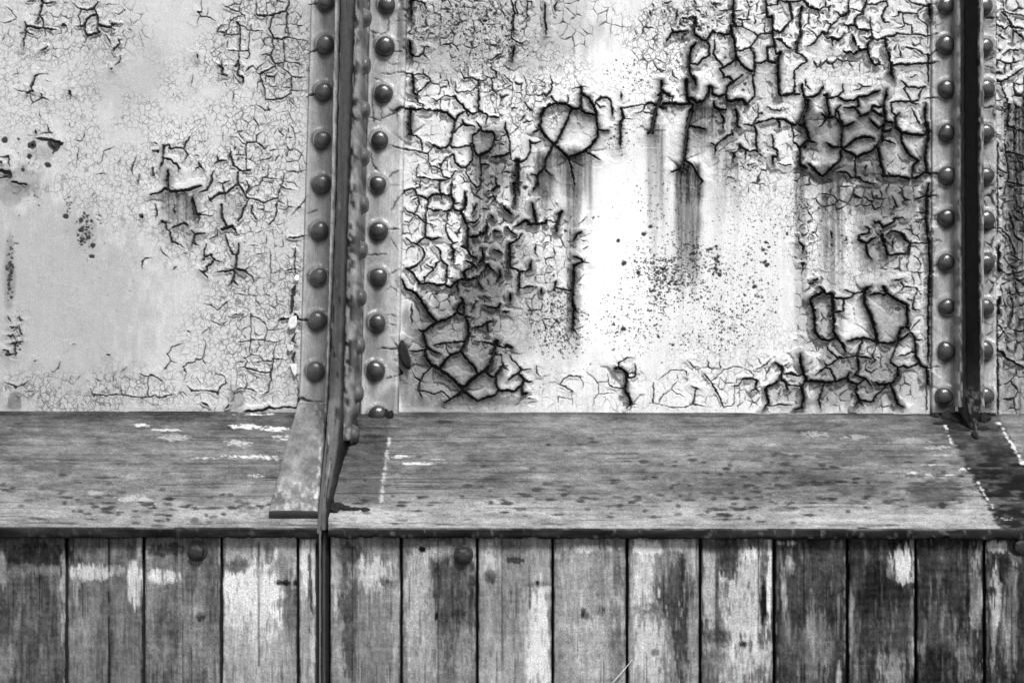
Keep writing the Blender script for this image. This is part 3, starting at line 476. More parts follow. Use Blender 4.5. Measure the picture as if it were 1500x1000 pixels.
# stains and bare patches, with flake shade painted in: ('e', cx, cy, rx, ry, grey, strength) or a run-down ('r', x0, x1, top, bottom, grey, strength)
TONE = [('e', 720, 40, 160, 80, 190, .8), ('e', 640, 60, 50, 70, 178, .7), ('e', 1020, 30, 60, 45, 215, .6), ('e', 1240, 110, 90, 26, 222, .6), ('e', 620, 290, 40, 150, 225, .6), ('e', 1330, 380, 45, 200, 212, .8), ('e', 1340, 60, 40, 120, 214, .7),
        ('r', 686, 738, 190, 420, 95, .75), ('r', 700, 716, 230, 440, 70, .6), ('r', 752, 764, 235, 330, 40, .8), ('r', 744, 772, 250, 350, 120, .5), ('r', 781, 800, 225, 345, 85, .8), ('r', 828, 850, 215, 560, 105, .85), ('r', 798, 870, 225, 330, 100, .8), ('r', 806, 822, 260, 420, 250, .5),
        ('r', 730, 748, 270, 420, 235, .6), ('r', 762, 776, 300, 440, 190, .5), ('r', 850, 866, 235, 300, 120, .5), ('e', 735, 440, 60, 110, 120, .55), ('e', 660, 520, 90, 105, 142, .92), ('e', 700, 430, 45, 50, 104, .7), ('e', 622, 500, 26, 70, 140, .5), ('e', 680, 595, 110, 22, 130, .7), ('e', 790, 470, 60, 110, 205, .6),
        ('r', 948, 974, 185, 360, 120, .75), ('r', 950, 968, 240, 460, 185, .5), ('r', 988, 1027, 240, 440, 58, .95), ('r', 996, 1016, 300, 420, 150, .5), ('r', 1012, 1048, 152, 235, 78, .9), ('r', 1046, 1084, 150, 330, 120, .75), ('r', 1040, 1060, 280, 400, 200, .5), ('e', 1075, 105, 26, 34, 150, .6), ('e', 1012, 128, 12, 30, 110, .6), ('e', 1120, 90, 22, 60, 185, .5),
        ('r', 1163, 1181, 235, 500, 118, .8), ('r', 1200, 1238, 250, 430, 92, .9), ('r', 1238, 1252, 250, 350, 175, .6), ('r', 1252, 1310, 255, 420, 112, .85), ('r', 1300, 1345, 262, 350, 135, .7), ('r', 1180, 1205, 250, 330, 150, .5), ('e', 1255, 205, 66, 50, 135, .8), ('e', 1232, 255, 50, 14, 82, .8), ('e', 1182, 190, 16, 45, 90, .7),
        ('e', 1300, 165, 36, 14, 190, .5), ('e', 1260, 558, 88, 52, 148, .93), ('e', 1205, 470, 30, 50, 135, .6), ('e', 1300, 470, 34, 40, 140, .55), ('e', 1262, 500, 10, 18, 225, .7), ('e', 1160, 578, 30, 26, 150, .6), ('e', 1345, 570, 22, 46, 200, .7), ('r', 1165, 1185, 420, 580, 150, .5),
        ('e', 1300, 330, 50, 60, 150, .5), ('e', 1255, 420, 60, 30, 190, .4), ('r', 1466, 1560, 150, 900, 80, .97), ('e', 1480, 110, 24, 40, 225, .5), ('e', 1468, 560, 20, 60, 150, .6), ('e', 1100, 180, 40, 50, 205, .5), ('e', 600, 560, 30, 50, 135, .6),
        ('r', 1108, 1130, 150, 300, 195, .4), ('e', 1320, 255, 40, 30, 165, .6), ('e', 1290, 290, 60, 24, 108, .6), ('r', 690, 700, 300, 470, 80, .5), ('r', 850, 1100, 560, 620, 250, .3), ('e', 800, 260, 14, 30, 95, .6), ('e', 845, 170, 30, 22, 150, .5), ('e', 712, 205, 24, 26, 150, .5), ('e', 724, 240, 30, 40, 120, .5),
        ('r', 1215, 1225, 270, 500, 120, .5), ('e', 930, 600, 400, 8, 235, .4)]
TONE_L = [('e', 60, 460, 170, 190, 176, .75), ('e', 180, 100, 70, 70, 186, .7), ('e', 340, 220, 130, 130, 222, .7), ('e', 350, 540, 120, 70, 216, .7), ('r', 236, 294, 282, 355, 100, .9), ('e', 245, 258, 12, 18, 160, .6), ('e', 420, 60, 40, 90, 190, .7), ('e', 340, 300, 20, 18, 165, .6), ('e', 278, 352, 12, 14, 165, .6),
          ('e', 130, 50, 100, 60, 210, .5), ('e', 20, 270, 40, 30, 150, .7), ('e', 60, 225, 20, 12, 150, .4), ('e', 345, 590, 14, 26, 150, .7), ('e', 22, 590, 10, 18, 120, .8), ('e', 320, 325, 22, 20, 175, .5), ('e', 120, 345, 30, 30, 165, .4), ('e', 14, 400, 10, 60, 130, .6), ('e', 200, 604, 260, 7, 190, .6), ('e', 348, 397, 16, 14, 160, .5), ('e', 430, 560, 14, 60, 185, .6)]
TONE_F = [('e', 475, 120, 14, 130, 165, .7), ('e', 475, 320, 16, 120, 172, .6), ('e', 460, 590, 24, 40, 168, .7), ('r', 536, 556, -100, 900, 118, .5), ('e', 455, 60, 10, 90, 205, .4), ('r', 470, 490, -200, 900, 128, .55), ('r', 1390, 1402, -200, 900, 130, .5), ('r', 540, 570, -100, 190, 165, .5), ('e', 548, 480, 20, 120, 120, .55), ('e', 560, 360, 16, 70, 150, .5), ('e', 575, 590, 30, 26, 130, .7), ('e', 545, 570, 16, 40, 210, .4), ('e', 1386, 200, 20, 330, 165, .5),
          ('e', 1400, 560, 24, 60, 140, .6), ('r', 1376, 1396, 40, 100, 120, .5), ('r', 1376, 1396, 160, 240, 150, .5), ('r', 1378, 1396, 345, 440, 160, .5), ('r', 1378, 1396, 475, 580, 140, .6), ('e', 1445, 250, 20, 330, 160, .6), ('e', 1400, 604, 50, 14, 70, .8), ('r', 1376, 1394, 270, 330, 130, .5), ('e', 590, 200, 5, 400, 215, .6), ('e', 590, 40, 8, 60, 90, .7)]

def tones(X, Y, base, lst, amp=1.0):
    G = base.copy()
    n1 = fbm(X / 9, Y / 22, 61, 4); n2 = fbm(X / 5, Y / 60, 66, 3)
    for it in lst:
        if it[0] == 'e':
            _, cx, cy, rx, ry, g, st = it
            q = ((X - cx) / rx) ** 2 + ((Y - cy) / ry) ** 2 + (n1 - 0.5) * 1.3 * amp
            f = ss(1.35, 0.35, q) * st
        else:
            _, x0, x1, y0, y1, g, st = it
            c, h = (x0 + x1) / 2, (x1 - x0) / 2
            q = np.abs(X - c + (n1 - 0.5) * 7 + (n2 - 0.5) * 5) / h
            top = ss(y0 - 6, y0 + 6, Y + (n1 - 0.5) * 16)
            t = np.clip((Y - y0) / (y1 - y0) + (n2 - 0.5) * 0.6, 0, 1)
            f = ss(1.30, 0.55, q) * (0.45 + 0.60 * fbm(X / 1.7, Y / 4, 69, 2) + 0.5 * ss(0.3, 0.7, fbm(X / 2.4, Y / 90, 73, 4))) * top * (1 - t) ** 0.8 * st
        G = G + (g - G) * f
    return G

E_WALL = 1.22
def components(F):
    """4-connected components of the boolean grid F, by run-length union-find"""
    nr, nc = F.shape; par = []
    def find(a):
        while par[a] != a: par[a] = par[par[a]]; a = par[a]
        return a
    prev = []; runs = []
    for j in range(nr):
        d = np.diff(np.concatenate(([0], F[j].astype(np.int8), [0])))
        st = np.flatnonzero(d == 1); en = np.flatnonzero(d == -1); cur = []
        k = 0
        for a, b in zip(st.tolist(), en.tolist()):
            i = len(par); par.append(i); cur.append((a, b, i)); runs.append((j, a, b, i))
            while k < len(prev) and prev[k][1] <= a: k += 1
            q = k
            while q < len(prev) and prev[q][0] < b:
                ra, rb = find(prev[q][2]), find(i)
                if ra != rb: par[ra] = rb
                q += 1
        prev = cur
    lab = np.full(F.shape, -1, np.int64)
    for j, a, b, i in runs: lab[j, a:b] = find(i)
    return lab

def axis(a, b, lo, hi, step, coarse):
    """regular steps inside [lo, hi], coarse ones outside"""
    p = []
    if a < lo: p.append(np.arange(a, lo - 1e-6, coarse))
    s, e = max(a, lo), min(b, hi)
    if e <= s: return np.linspace(a, b, max(4, int((b - a) / coarse) + 2))
    p.append(np.linspace(s, e, int(round((e - s) / step)) + 1))
    if b > hi: p.append(np.arange(hi + coarse, b + 1e-6, coarse))
    return np.concatenate(p)

def paint_fields(X, Y, gx, gy, base, tone, sev=1.0):
    Dm, A, cid, W2, spk, dens = field_cracks(X, Y, gx, gy)
    C = ss(0.55, -0.55, Dm) * np.clip(A / 1.55, 0.4, 1)
    out = np.maximum(Dm, 0)
    wide = np.clip((A - 1.2) / 3.5, 0, 1.3)
    curl = sev * 1.6 * np.clip(A - 1.6, 0, 5) * np.exp(-out / (2.5 + 1.5 * A)) * ss(5 + 4 * A, 2 + 2 * A, out)
    cell = (h2(np.floor(cid * 10), np.floor(cid * 7), 3) - 0.4) * 1.6 * np.clip(A / 4, 0, 1) * np.exp(-out / 20)
    H = (curl + cell) * (1 - C) - C * np.clip(0.5 + 0.35 * A, 0.4, 2.6)
    H = H + 2.2 * (fbm(X / 70, Y / 90, 40, 3) - 0.5) + 0.35 * (fbm(X / 9, Y / 9, 41, 3) - 0.5) - 0.8 * spk
    G = tones(X, Y, base, tone)
    dens = np.maximum(dens, np.where(X > 575, 0.85, 0.45) * np.clip(1.15 - G / base, 0, 1) * ss(20, 60, base - G))
    G = G * (1 - 0.10 * (fbm(X / 4, Y / 40, 90, 3) - 0.4) * np.where(X > 575, 1, 0.4))
    al = lin(G) / E_WALL
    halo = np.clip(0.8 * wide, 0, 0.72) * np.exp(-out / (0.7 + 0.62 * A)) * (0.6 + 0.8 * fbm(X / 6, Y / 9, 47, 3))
    halo = halo + 0.50 * ss(3.2, 5.6, A) * np.exp(-out / 7.5) * ss(28, 10, out) * (0.4 + 1.2 * fbm(X / 12, Y / 16, 48, 3))  # broad rim: shade of the lifted flake, with grime, painted into the colour
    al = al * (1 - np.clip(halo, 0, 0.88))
    ctr = np.clip(-Dm / 3.0, 0, 1)
    floor = 0.018 + 0.022 * ctr * fbm(X / 3, Y / 3, 12, 2)
    al = al * (1 - C) + floor * C
    al = al * (1 - spk) + 0.03 * spk
    fin = np.clip(W2, 0, 1.2) * (1 - C) * ss(0.3, 0.6, fbm(X / 40, Y / 40, 71, 3) + 0.1)
    return H, al, C, fin, Dm, dens

def panel(name, label, ax, ay, base, tone, loc):
    gx = axis(*ax, -10, 1510, 0.98, 6); gy = axis(*ay, -10, 616, 0.98, 6)
    X, Y = np.meshgrid(gx, gy)
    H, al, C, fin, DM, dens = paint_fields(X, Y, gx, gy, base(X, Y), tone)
    co = np.stack([(X - 750) * S, -H * S, (500 - Y) * S], -1).reshape(-1, 3) - np.array(loc)
    al = al.ravel(); fin = fin.ravel(); dens = dens.ravel()
    Q = grid_faces(len(gy), len(gx))
    Cf = (C[:-1, :-1] + C[1:, :-1] + C[1:, 1:] + C[:-1, 1:]) / 4
    Df = (DM[:-1, :-1] + DM[1:, :-1] + DM[1:, 1:] + DM[:-1, 1:]) / 4
    free = Cf < 0.42
    lab = components(free & (Df > 2.4))         # necks narrower than this already part one flake from the next
    for _ in range(5):
        for ax_, sh in ((0, 1), (0, -1), (1, 1), (1, -1)):
            n_ = np.roll(lab, sh, ax_); n_[(slice(None),) * ax_ + ((0 if sh == 1 else -1),)] = -1; lab = np.where(free & (lab < 0) & (n_ >= 0), n_, lab)
    lab = lab.ravel()
    area = (np.diff(gx)[None, :] * np.diff(gy)[:, None]).ravel()
    root = thing(name, label, 'steel panel', loc, 'riveted panels of cracked paint')
    ok = lab >= 0
    ids, inv = np.unique(lab[ok], return_inverse=True)
    ar = np.bincount(inv, area[ok])
    order = np.argsort(ar)[::-1]
    pick = [i for i in order if 90 <= ar[i] <= 9000][:300]
    code = np.zeros(len(lab), int)              # 0 bare steel in the cracks, 1 the rest of the paint, 2.. one flake each
    code[ok] = 1
    rankof = np.ones(len(ids), int)
    for n, i in enumerate(pick): rankof[i] = n + 2
    code[ok] = rankof[inv]
    so = np.argsort(code, kind='stable'); bounds = np.searchsorted(code[so], np.arange(len(pick) + 3))
    for c in range(len(pick) + 2):
        f = Q[so[bounds[c]:bounds[c + 1]]]
        if not len(f): continue
        u, iv = np.unique(f, return_inverse=True)
        nm = 'bare_steel' if c == 0 else 'paint_layer' if c == 1 else 'paint_flake'
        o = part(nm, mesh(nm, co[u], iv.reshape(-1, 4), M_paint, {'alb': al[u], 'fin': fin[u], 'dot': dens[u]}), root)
        if c < 2: o['kind'] = 'stuff'
    # the plate itself, behind the paint
    x0, x1 = (gx[0] - 750) * S - loc[0], (gx[-1] - 750) * S - loc[0]; z0, z1 = (500 - gy[-1]) * S - loc[2], (500 - gy[0]) * S - loc[2]
    part('steel_plate', box_mesh('steel_plate', (x0, 0.006, z0), (x1, 0.018, z1), M_rust), root)
    print('FLAKES', len(pick)); return root

def box_mesh(name, a, b, mat, bev=0.0):
    bm = bmesh.new()
    v = [bm.verts.new((x, y, z)) for x in (a[0], b[0]) for y in (a[1], b[1]) for z in (a[2], b[2])]
    for f in ((0, 1, 3, 2), (4, 6, 7, 5), (0, 4, 5, 1), (2, 3, 7, 6), (0, 2, 6, 4), (1, 5, 7, 3)): bm.faces.new([v[i] for i in f])
    if bev: bmesh.ops.bevel(bm, geom=bm.edges[:], offset=bev, segments=2, affect='EDGES', profile=0.6)
    bmesh.ops.recalc_face_normals(bm, faces=bm.faces[:])
    me = bpy.data.meshes.new(name); bm.to_mesh(me); bm.free(); me.materials.append(mat)
    return me

# ------------------------------------------------------------------ ground (below the frame)
gm = mesh('ground', [(-60, -60, -1.6), (60, -60, -1.6), (60, 60, -1.6), (-60, 60, -1.6)], [(0, 1, 2, 3)], M_ground, smooth=False)
go = part('ground', gm, None); go['kind'] = 'structure'

# ------------------------------------------------------------------ the three steel panels
YA = (-260, 614)
panel('steel_panel', 'dull grey-white steel panel with fine cracks and small torn patches',
      (-330, 466), YA, lambda X, Y: np.full(X.shape, 209.0), TONE_L, (-0.60, 0, -0.14))
panel('steel_panel', 'bright white steel panel with big curling flakes between the two riveted posts',
      (572, 1376), YA, lambda X, Y: 237 + 18 * np.maximum(ss(1.4, 0.3, ((X - 895) / 80) ** 2 + ((Y - 380) / 150) ** 2), ss(1.4, 0.3, ((X - 930) / 120) ** 2 + ((Y - 130) / 70) ** 2)), TONE, (0.25, 0, -0.14))
panel('steel_panel', 'narrow visible slice of dark stained flaking panel beyond the black-edged post',
      (1446, 1830), YA, lambda X, Y: np.full(X.shape, 225.0), TONE, (1.0, 0, -0.14))

# ------------------------------------------------------------------ riveted posts
def lean(y): return -0.022 * (np.asarray(y, float) - 300)
RIV_L = [(478, 4), (477, 66), (475, 135), (473, 205), (472, 270), (469, 338), (467, 405), (466, 469), (463, 543)]
RIV_R = [(567, 8), (564, 68), (562, 137), (556, 205), (554, 270), (555, 338), (555, 405), (553, 472), (550, 542), (553, 607)]
RIV_P = [(537, 27), (537, 96), (533, 162), (531, 230), (529, 300), (527, 367), (525, 436), (523, 506), (522, 576), (519, 636)]
RIV_2L = [(1385, 9), (1384, 67), (1386, 131), (1386, 195), (1387, 257), (1386, 319), (1385, 384), (1386, 449), (1385, 514), (1382, 580)]
RIV_2R = [(1441, 10), (1442, 69), (1443, 130), (1443, 195), (1443, 258), (1443, 322), (1443, 385), (1443, 450), (1441, 513), (1442, 580)]

def flange(root, xl, xr, y0, y1, T, rivets, base):
    """one leg of an angle iron lying on the panel: a thick sheet with rounded long edges and paint fillets round its rivets"""
    gy = axis(y0, y1, -20, y1, 1.5, 8)
    wmax = float(np.max(np.array([xr(q) - xl(q) for q in gy])))
    u = np.linspace(0, 1, int(wmax / 1.4) + 2)
    U, Y = np.meshgrid(u, gy)
    XL, XR = xl(Y), xr(Y); X = XL + (XR - XL) * U
    g0x = np.linspace(float(X.min()) - 2, float(X.max()) + 2, int((X.max() - X.min() + 4) / 1.25)); 
    GX, GY = np.meshgrid(g0x, gy)
    H, al, C, fin, _, _ = paint_fields(GX, GY, g0x, gy, np.full(GX.shape, float(base)), TONE_F, 0.7)
    fi = np.clip((X - g0x[0]) / (g0x[1] - g0x[0]), 0, len(g0x) - 1.001); i0 = fi.astype(int); fr = fi - i0
    J = np.arange(len(gy))[:, None]
    smp = lambda a: a[J, i0] * (1 - fr) + a[J, i0 + 1] * fr
    H, al = smp(H) * 0.8, smp(al)
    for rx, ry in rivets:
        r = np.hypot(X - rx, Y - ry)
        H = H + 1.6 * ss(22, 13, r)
        al = al * (1 - 0.75 * np.exp(-((r - 15) / 2.4) ** 2) * (0.35 + 0.65 * ss(-10, 10, Y - ry - (X - rx) * 0.6)))  # contact shade and rust round the rivet base, painted darkest at lower left
        ring = np.exp(-((r - 17.5) / 2.6) ** 2) * ss(8, -12, Y - ry + (X - rx) * -0.5)  # white paint chips, with the light on the upper right put into the colour
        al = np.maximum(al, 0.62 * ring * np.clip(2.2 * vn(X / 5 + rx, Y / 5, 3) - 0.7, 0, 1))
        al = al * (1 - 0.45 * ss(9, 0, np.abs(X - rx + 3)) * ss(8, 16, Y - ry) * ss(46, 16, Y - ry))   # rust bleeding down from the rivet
    edge = np.minimum(U, 1 - U) * (XR - XL)
    d = T * ss(-2.5, 3.5, edge + 0.8 * (fbm(X / 9, Y / 14, 17, 2) - 0.5)) + H
    al = al * (1 - 0.35 * ss(4, 0, edge) * vn(X / 3, Y / 9, 55)) + 0.10 * np.exp(-((edge - 4) / 2) ** 2)
    d[:, 0] = 0.3; d[:, -1] = 0.3
    d[-1, :] = 0.3
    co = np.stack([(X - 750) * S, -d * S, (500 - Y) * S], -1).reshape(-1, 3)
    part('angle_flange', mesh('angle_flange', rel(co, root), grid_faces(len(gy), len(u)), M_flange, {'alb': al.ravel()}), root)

def rivet_mesh(seed, r=13.4, h=11.0, mat=None):
    """a round-head rivet, axis along -Y, uneven under its paint"""
    rng = np.random.default_rng(seed); n = 20; prof = [(1.22, -0.12), (1.08, 0.06), (1.0, 0.20), (0.95, 0.45), (0.82, 0.70), (0.62, 0.88), (0.36, 0.98)]
    ph = rng.uniform(0, 6.28, 3); am = rng.uniform(0.0, 0.05, 3); co = []
    for q, (pr, ph_) in enumerate(prof):
        for k in range(n):
            a = 2 * math.pi * k / n
            m = 1 + sum(am[i] * math.sin((i + 1) * a + ph[i]) for i in range(3)) + rng.uniform(-.012, .012)
            co.append((pr * r * m * math.cos(a) * S, -ph_ * h * S, pr * r * m * math.sin(a) * S))
    co.append((0, -h * S, 0)); f = []
    for q in range(len(prof) - 1):
        for k in range(n):
            k2 = (k + 1) % n
            f.append((q * n + k, q * n + k2, (q + 1) * n + k2, (q + 1) * n + k))
    b = (len(prof) - 1) * n
    for k in range(n): f.append((b + k, b + (k + 1) % n, len(co) - 1))
    return mesh('rivet', co, f, mat or M_rivet)
RV = [rivet_mesh(i) for i in range(6)]; RVP = [rivet_mesh(i + 9, mat=M_rivet2) for i in range(6)]
def rivets(root, lst, depth, k0=0, side=False, scale=1.0, lib=None):
    for i, (px, py) in enumerate(lst):
        p = P(px, py, depth * S) if not side else None
        o = part('rivet', (lib or RV)[(i * 5 // 3 + k0) % 6], root)
        if side:    # heads on the side of the projecting leg, pointing right
            xw, d = px, depth
            o.location = rel(((xw - 750) * S, -d * S, (500 - py) * S * (1 - d * S / D)), root); o.rotation_euler = (0, 0, math.radians(90))
        else: o.location = rel(p, root); o.rotation_euler = (0, (i * 1.7) % 6.28, 0)
        s = scale * (0.93 + 0.13 * ((i * 37 + k0 * 11) % 10) / 10); o.scale = (s * (0.96 + 0.08 * ((i * 13) % 7) / 7), s, s)

def bar(name, root, ys, xl, xr, dep, alb, mat, back=0.0, jag=1.2, seed=0, seg=7):
    """upright bar standing off the wall: ys rows; xl/xr/dep/back give wall-plane px at each row; corners worn"""
    if not callable(back): bk = back; back = lambda y: np.full_like(y, bk)
    ys = np.asarray(ys, float); n = len(ys); rows = []; A = []
    a, b, dd, bb = xl(ys), xr(ys), dep(ys), back(ys)
    cols = []
    for t in np.linspace(0, 1, 5)[:-1]: cols.append((0, t))
    for t in np.linspace(0, 1, seg)[:-1]: cols.append((1, t))
    for t in np.linspace(0, 1, 5): cols.append((2, t))
    XX = np.zeros((n, len(cols))); DD = XX.copy()
    for k, (side, t) in enumerate(cols):
        r = 1.5
        if side == 0: x = a; d = bb + (dd - r - bb) * t
        elif side == 1:
            x = a + r + (b - a - 2 * r) * t; d = dd
        else: x = b; d = (dd - r) + (bb - dd + r) * t
        jx = jag * (vn(ys / 7 + 91 * k, ys / 11, seed + k) - 0.5) * 2
        XX[:, k] = x + jx * (0.8 if side != 1 or t == 0 else 0.25); DD[:, k] = d + jag * (vn(ys / 9, ys * 0 + k, seed + 40) - 0.5) * (0.8 if side == 1 else 0.4)
    YY = np.repeat(ys[:, None], len(cols), 1)
    co = np.stack([(XX - 750) * S, -DD * S, (500 - YY) * S], -1).reshape(-1, 3)
    fs = np.array([[s + 0 * y for s, _ in cols] for y in ys])
    tt = np.array([[t for _, t in cols] for y in ys])
    al = alb(XX, YY, fs, tt)
    return part(name, mesh(name, rel(co, root), grid_faces(n, len(cols)), mat, {'alb': al.ravel()}), root)

# ---- left post
DW = 132.0                                  # its web stands 0.06 of the viewing distance off the wall (px)
DL = 342 * 0 + 0.1205 * D / S               # depth of the shelf's front lip (px)
postL = thing('riveted_post', 'grey riveted iron post whose tapering web runs down over the shelf, beside the dull panel', 'iron post', ((521 - 750) * S, 0, -0.14), 'riveted iron posts')
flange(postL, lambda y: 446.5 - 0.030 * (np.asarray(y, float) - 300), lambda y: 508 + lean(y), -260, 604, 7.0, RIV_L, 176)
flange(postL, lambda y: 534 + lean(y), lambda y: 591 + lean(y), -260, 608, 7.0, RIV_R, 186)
rivets(postL, RIV_L, 6.5, lib=RVP); rivets(postL, RIV_R, 6.5, 2)
def zrow(py, d): return 500 + (py - 500) * (1 - d * S / D)      # wall-plane row of what the photo shows at py, depth d
def wpx(px, d): return 750 + (np.asarray(px, float) - 750) * (1 - d * S / D)
# web: rows listed by what the photo shows: y, left x, right x of its front face, depth
WEB = np.array([(-260, 501, 524, DW), (0, 497.5, 519, DW), (150, 494.5, 514, DW), (300, 491, 509, DW), (450, 484.5, 504.5, DW), (585, 479.5, 501, DW), (604, 478.5, 499.5, 146), (640, 477, 497, 176), (670, 475.5, 494, 205), (714, 471.5, 485, 245), (747, 470, 479.5, 268), (768, 468.5, 478, DL + 3), (776, 467.5, 478, DL + 3)], float)
yw = zrow(WEB[:, 1] * 0 + WEB[:, 0], WEB[:, 3]); XLw = wpx(WEB[:, 1], WEB[:, 3]); XRw = wpx(WEB[:, 2], WEB[:, 3])
fi = lambda arr: (lambda y: np.interp(y, yw, arr))
def alb_web(X, Y, s, t):
    g = 98 + 22 * (fbm(X / 3, Y / 60, 5, 3) - 0.5) * 2 + 22 * ss(500, 590, Y)
    g = g + 40 * ss(0.72, 0.8, fbm(X / 4, Y / 30, 9, 3)) - 60 * ss(0.62, 0.7, fbm(X / 2.2, Y / 26, 19, 3)) * ss(380, 480, Y)
    g = np.where(s == 2, 62 + 50 * (fbm(X / 3, Y / 14, 77, 3) - 0.5), g)
    return lin(np.clip(g, 12, 255)) / 2.0
rowsW = np.unique(np.concatenate([np.arange(-200, yw[-1], 4.0), [yw[0], yw[-1]]]))
bar('web_plate', postL, rowsW, fi(XLw), fi(XRw), fi(WEB[:, 3]), alb_web, M_dark, 0.0, 1.1, 3)
def alb_leg(g0, dark):
    def f(X, Y, s, t):
        g = g0 + 40 * (fbm(X / 3, Y / 25, 15, 3) - 0.5) * 2
        g = g - dark * ss(0.46, 0.64, fbm(X / 3.5 + t, Y / 12, 29, 4)) * np.where(s == 1, 1, 0.4)
        return lin(np.clip(g, 14, 255)) / E_WALL
    return f
LY = np.array([-260, 0, 300, 511, 590, 640], float)
LEGL = wpx(np.array([495, 489.5, 483, 478, 474.5, 473]), 114); LEGM = wpx(np.array([501, 497, 490.5, 482.5, 479, 478]), 118)
LEGN = wpx(np.array([523, 518.5, 508.5, 503, 500.5, 499]), 118); LEGR = wpx(np.array([532, 528, 524, 518, 515.5, 511]), 116)
zl = zrow(LY, 116); lf = lambda a: (lambda y: np.interp(y, zl, a))
rowsG = np.arange(-200, 600, 3.5)
bar('angle_leg', postL, rowsG, lf(LEGL), lf(LEGM), lambda y: np.full_like(y, 114), alb_leg(178, 40), M_flange, 0, 0.8, 12, 4)
rowsG2 = np.arange(-200, 640, 3.0)
bar('angle_leg', postL, rowsG2, lf(LEGN), lf(LEGR), lambda y: np.full_like(y, 116) + 10 * ss(600, 640, y), lambda X, Y, s_, t: alb_leg(142, 120)(X, Y, s_, t) * (1 - 0.75 * ss(585, 612, Y) * ss(0.35, 0.6, fbm(X / 4, Y / 9, 31, 3) + 0.12)), M_flange, 0, 1.3, 23, 4)
for i, (px, py) in enumerate(RIV_P):
    o = part('rivet', RVP[(i + 1) % 6], postL)
    d = 64.0 + (16 if i > 8 else 0)
    zc = 500 + (py - 500) * (1 - d * S / D)
    xw = float(np.interp(zc, zl, LEGR)) + 0.3
    o.location = rel(((xw - 750) * S, -d * S, (500 - zc) * S), postL); o.rotation_euler = (0, 0, math.radians(90)); o.scale = (0.98, 0.98, 0.98)
# its lower plate, in the gap between the two runs of boards
def alb_low(X, Y, s, t):
    return lin(28 + 50 * np.exp(-((t - 0.45) / 0.2) ** 2) * (s == 1) * (0.6 + 0.8 * fbm(X, Y / 30, 4, 2))) / 1.1
kL = 1 - DL * S / D
bar('lower_plate', postL, np.arange(500 + 276 * kL, 500 + 800 * kL, 6.0), lambda y: np.full_like(y, 750 - (750 - 466.5) * kL), lambda y: np.full_like(y, 750 - (750 - 479.5) * kL), lambda y: np.full_like(y, DL - 14), alb_low, M_dark, DL - 80, 0.7, 31, 5)

# ---- right post
postR = thing('riveted_post', 'riveted iron post with a black front edge and a rusted-off foot', 'iron post', ((1410 - 750) * S, 0, -0.14), 'riveted iron posts')
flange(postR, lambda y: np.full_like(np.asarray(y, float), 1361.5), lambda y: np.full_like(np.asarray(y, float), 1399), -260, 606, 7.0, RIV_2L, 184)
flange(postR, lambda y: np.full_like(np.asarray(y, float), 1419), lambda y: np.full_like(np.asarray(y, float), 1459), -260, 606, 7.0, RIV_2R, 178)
rivets(postR, RIV_2L, 6.5, 1); rivets(postR, RIV_2R, 6.5, 3)
DR = 44.0
WR = np.array([(-260, 1409, 1431), (0, 1411, 1432), (100, 1411.5, 1431.5), (300, 1412, 1432), (560, 1414.5, 1436), (590, 1414.5, 1435), (606, 1417, 1437), (618, 1420, 1434), (630, 1423, 1433), (642, 1425, 1431)], float)
yr = zrow(WR[:, 0], DR); fr_ = lambda k: (lambda y: np.interp(y, yr, wpx(WR[:, k], DR)))
def alb_blk(X, Y, s, t):
    g = 8 + 8 * fbm(X / 3, Y / 30, 8, 3) + 60 * ss(0.56, 0.66, fbm(X / 3, Y / 7, 18, 3)) * ss(555, 585, Y) + 20 * ss(500, 580, Y)
    g = np.where(s == 0, 90, g)
    return lin(g) / 1.1
bar('web_plate', postR, np.arange(-200, zrow(642, DR), 3.5), fr_(1), fr_(2), lambda y: np.full_like(y, DR), alb_blk, M_dark, 0, 1.2, 44)
def legR(a, b): return (lambda y: np.interp(y, [-260, 560, 640], [a, a + 2, a + 3])), (lambda y: np.interp(y, [-260, 560, 640], [b, b + 2, b + 3]))
a_, b_ = legR(wpx(1402.5, 34), wpx(1411.5, 34))
bar('angle_leg', postR, np.arange(-200, 596, 3.5), a_, b_, lambda y: np.full_like(y, 32), alb_leg(165, 80), M_flange, 0, 0.9, 52, 4)
a_, b_ = legR(wpx(1433.5, 34), wpx(1441, 34))
bar('angle_leg', postR, np.arange(-200, 602, 3.5), a_, b_, lambda y: np.full_like(y, 32), alb_leg(150, 90), M_flange, 0, 1.2, 63, 4)

# ------------------------------------------------------------------ the sloping timber shelf
Z_BACK = lambda px: (500 - (601 + 4 * np.asarray(px, float) / 1500)) * S
Z_LIP = lambda px: (500 - (771 + 3 * np.asarray(px, float) / 1500)) * S * kL
def shelf_pt(px, t, up=0.0):
    """px as the photo shows it; t 0 at the wall, 1 at the lip"""
    d = t * DL * S
    z = Z_BACK(px) + (Z_LIP(px) - Z_BACK(px)) * t
    return np.stack(np.broadcast_arrays((px - 750) * S * (1 - d / D), -d - up * 0.45, z + up * 0.9), -1), 500 - z / (S * (1 - d / D))
rs = np.random.default_rng(12)
SPOT = []
for cx, cy, rx, ry, n in ((1130, 715, 190, 34, 78), (1000, 742, 320, 20, 60), (760, 725, 160, 34, 30), (1150, 690, 240, 26, 40), (560, 735, 60, 28, 14), (200, 740, 190, 20, 46), (330, 745, 110, 12, 22), (90, 720, 110, 40, 22), (1380, 710, 60, 40, 22), (900, 660, 260, 34, 18)):
    for k in range(n):
        q = rs.normal(0, 0.55, 2); SPOT.append((cx + rx * q[0], cy + ry * q[1], rs.uniform(3, 10), rs.uniform(1.0, 2.8), rs.uniform(45, 92)))
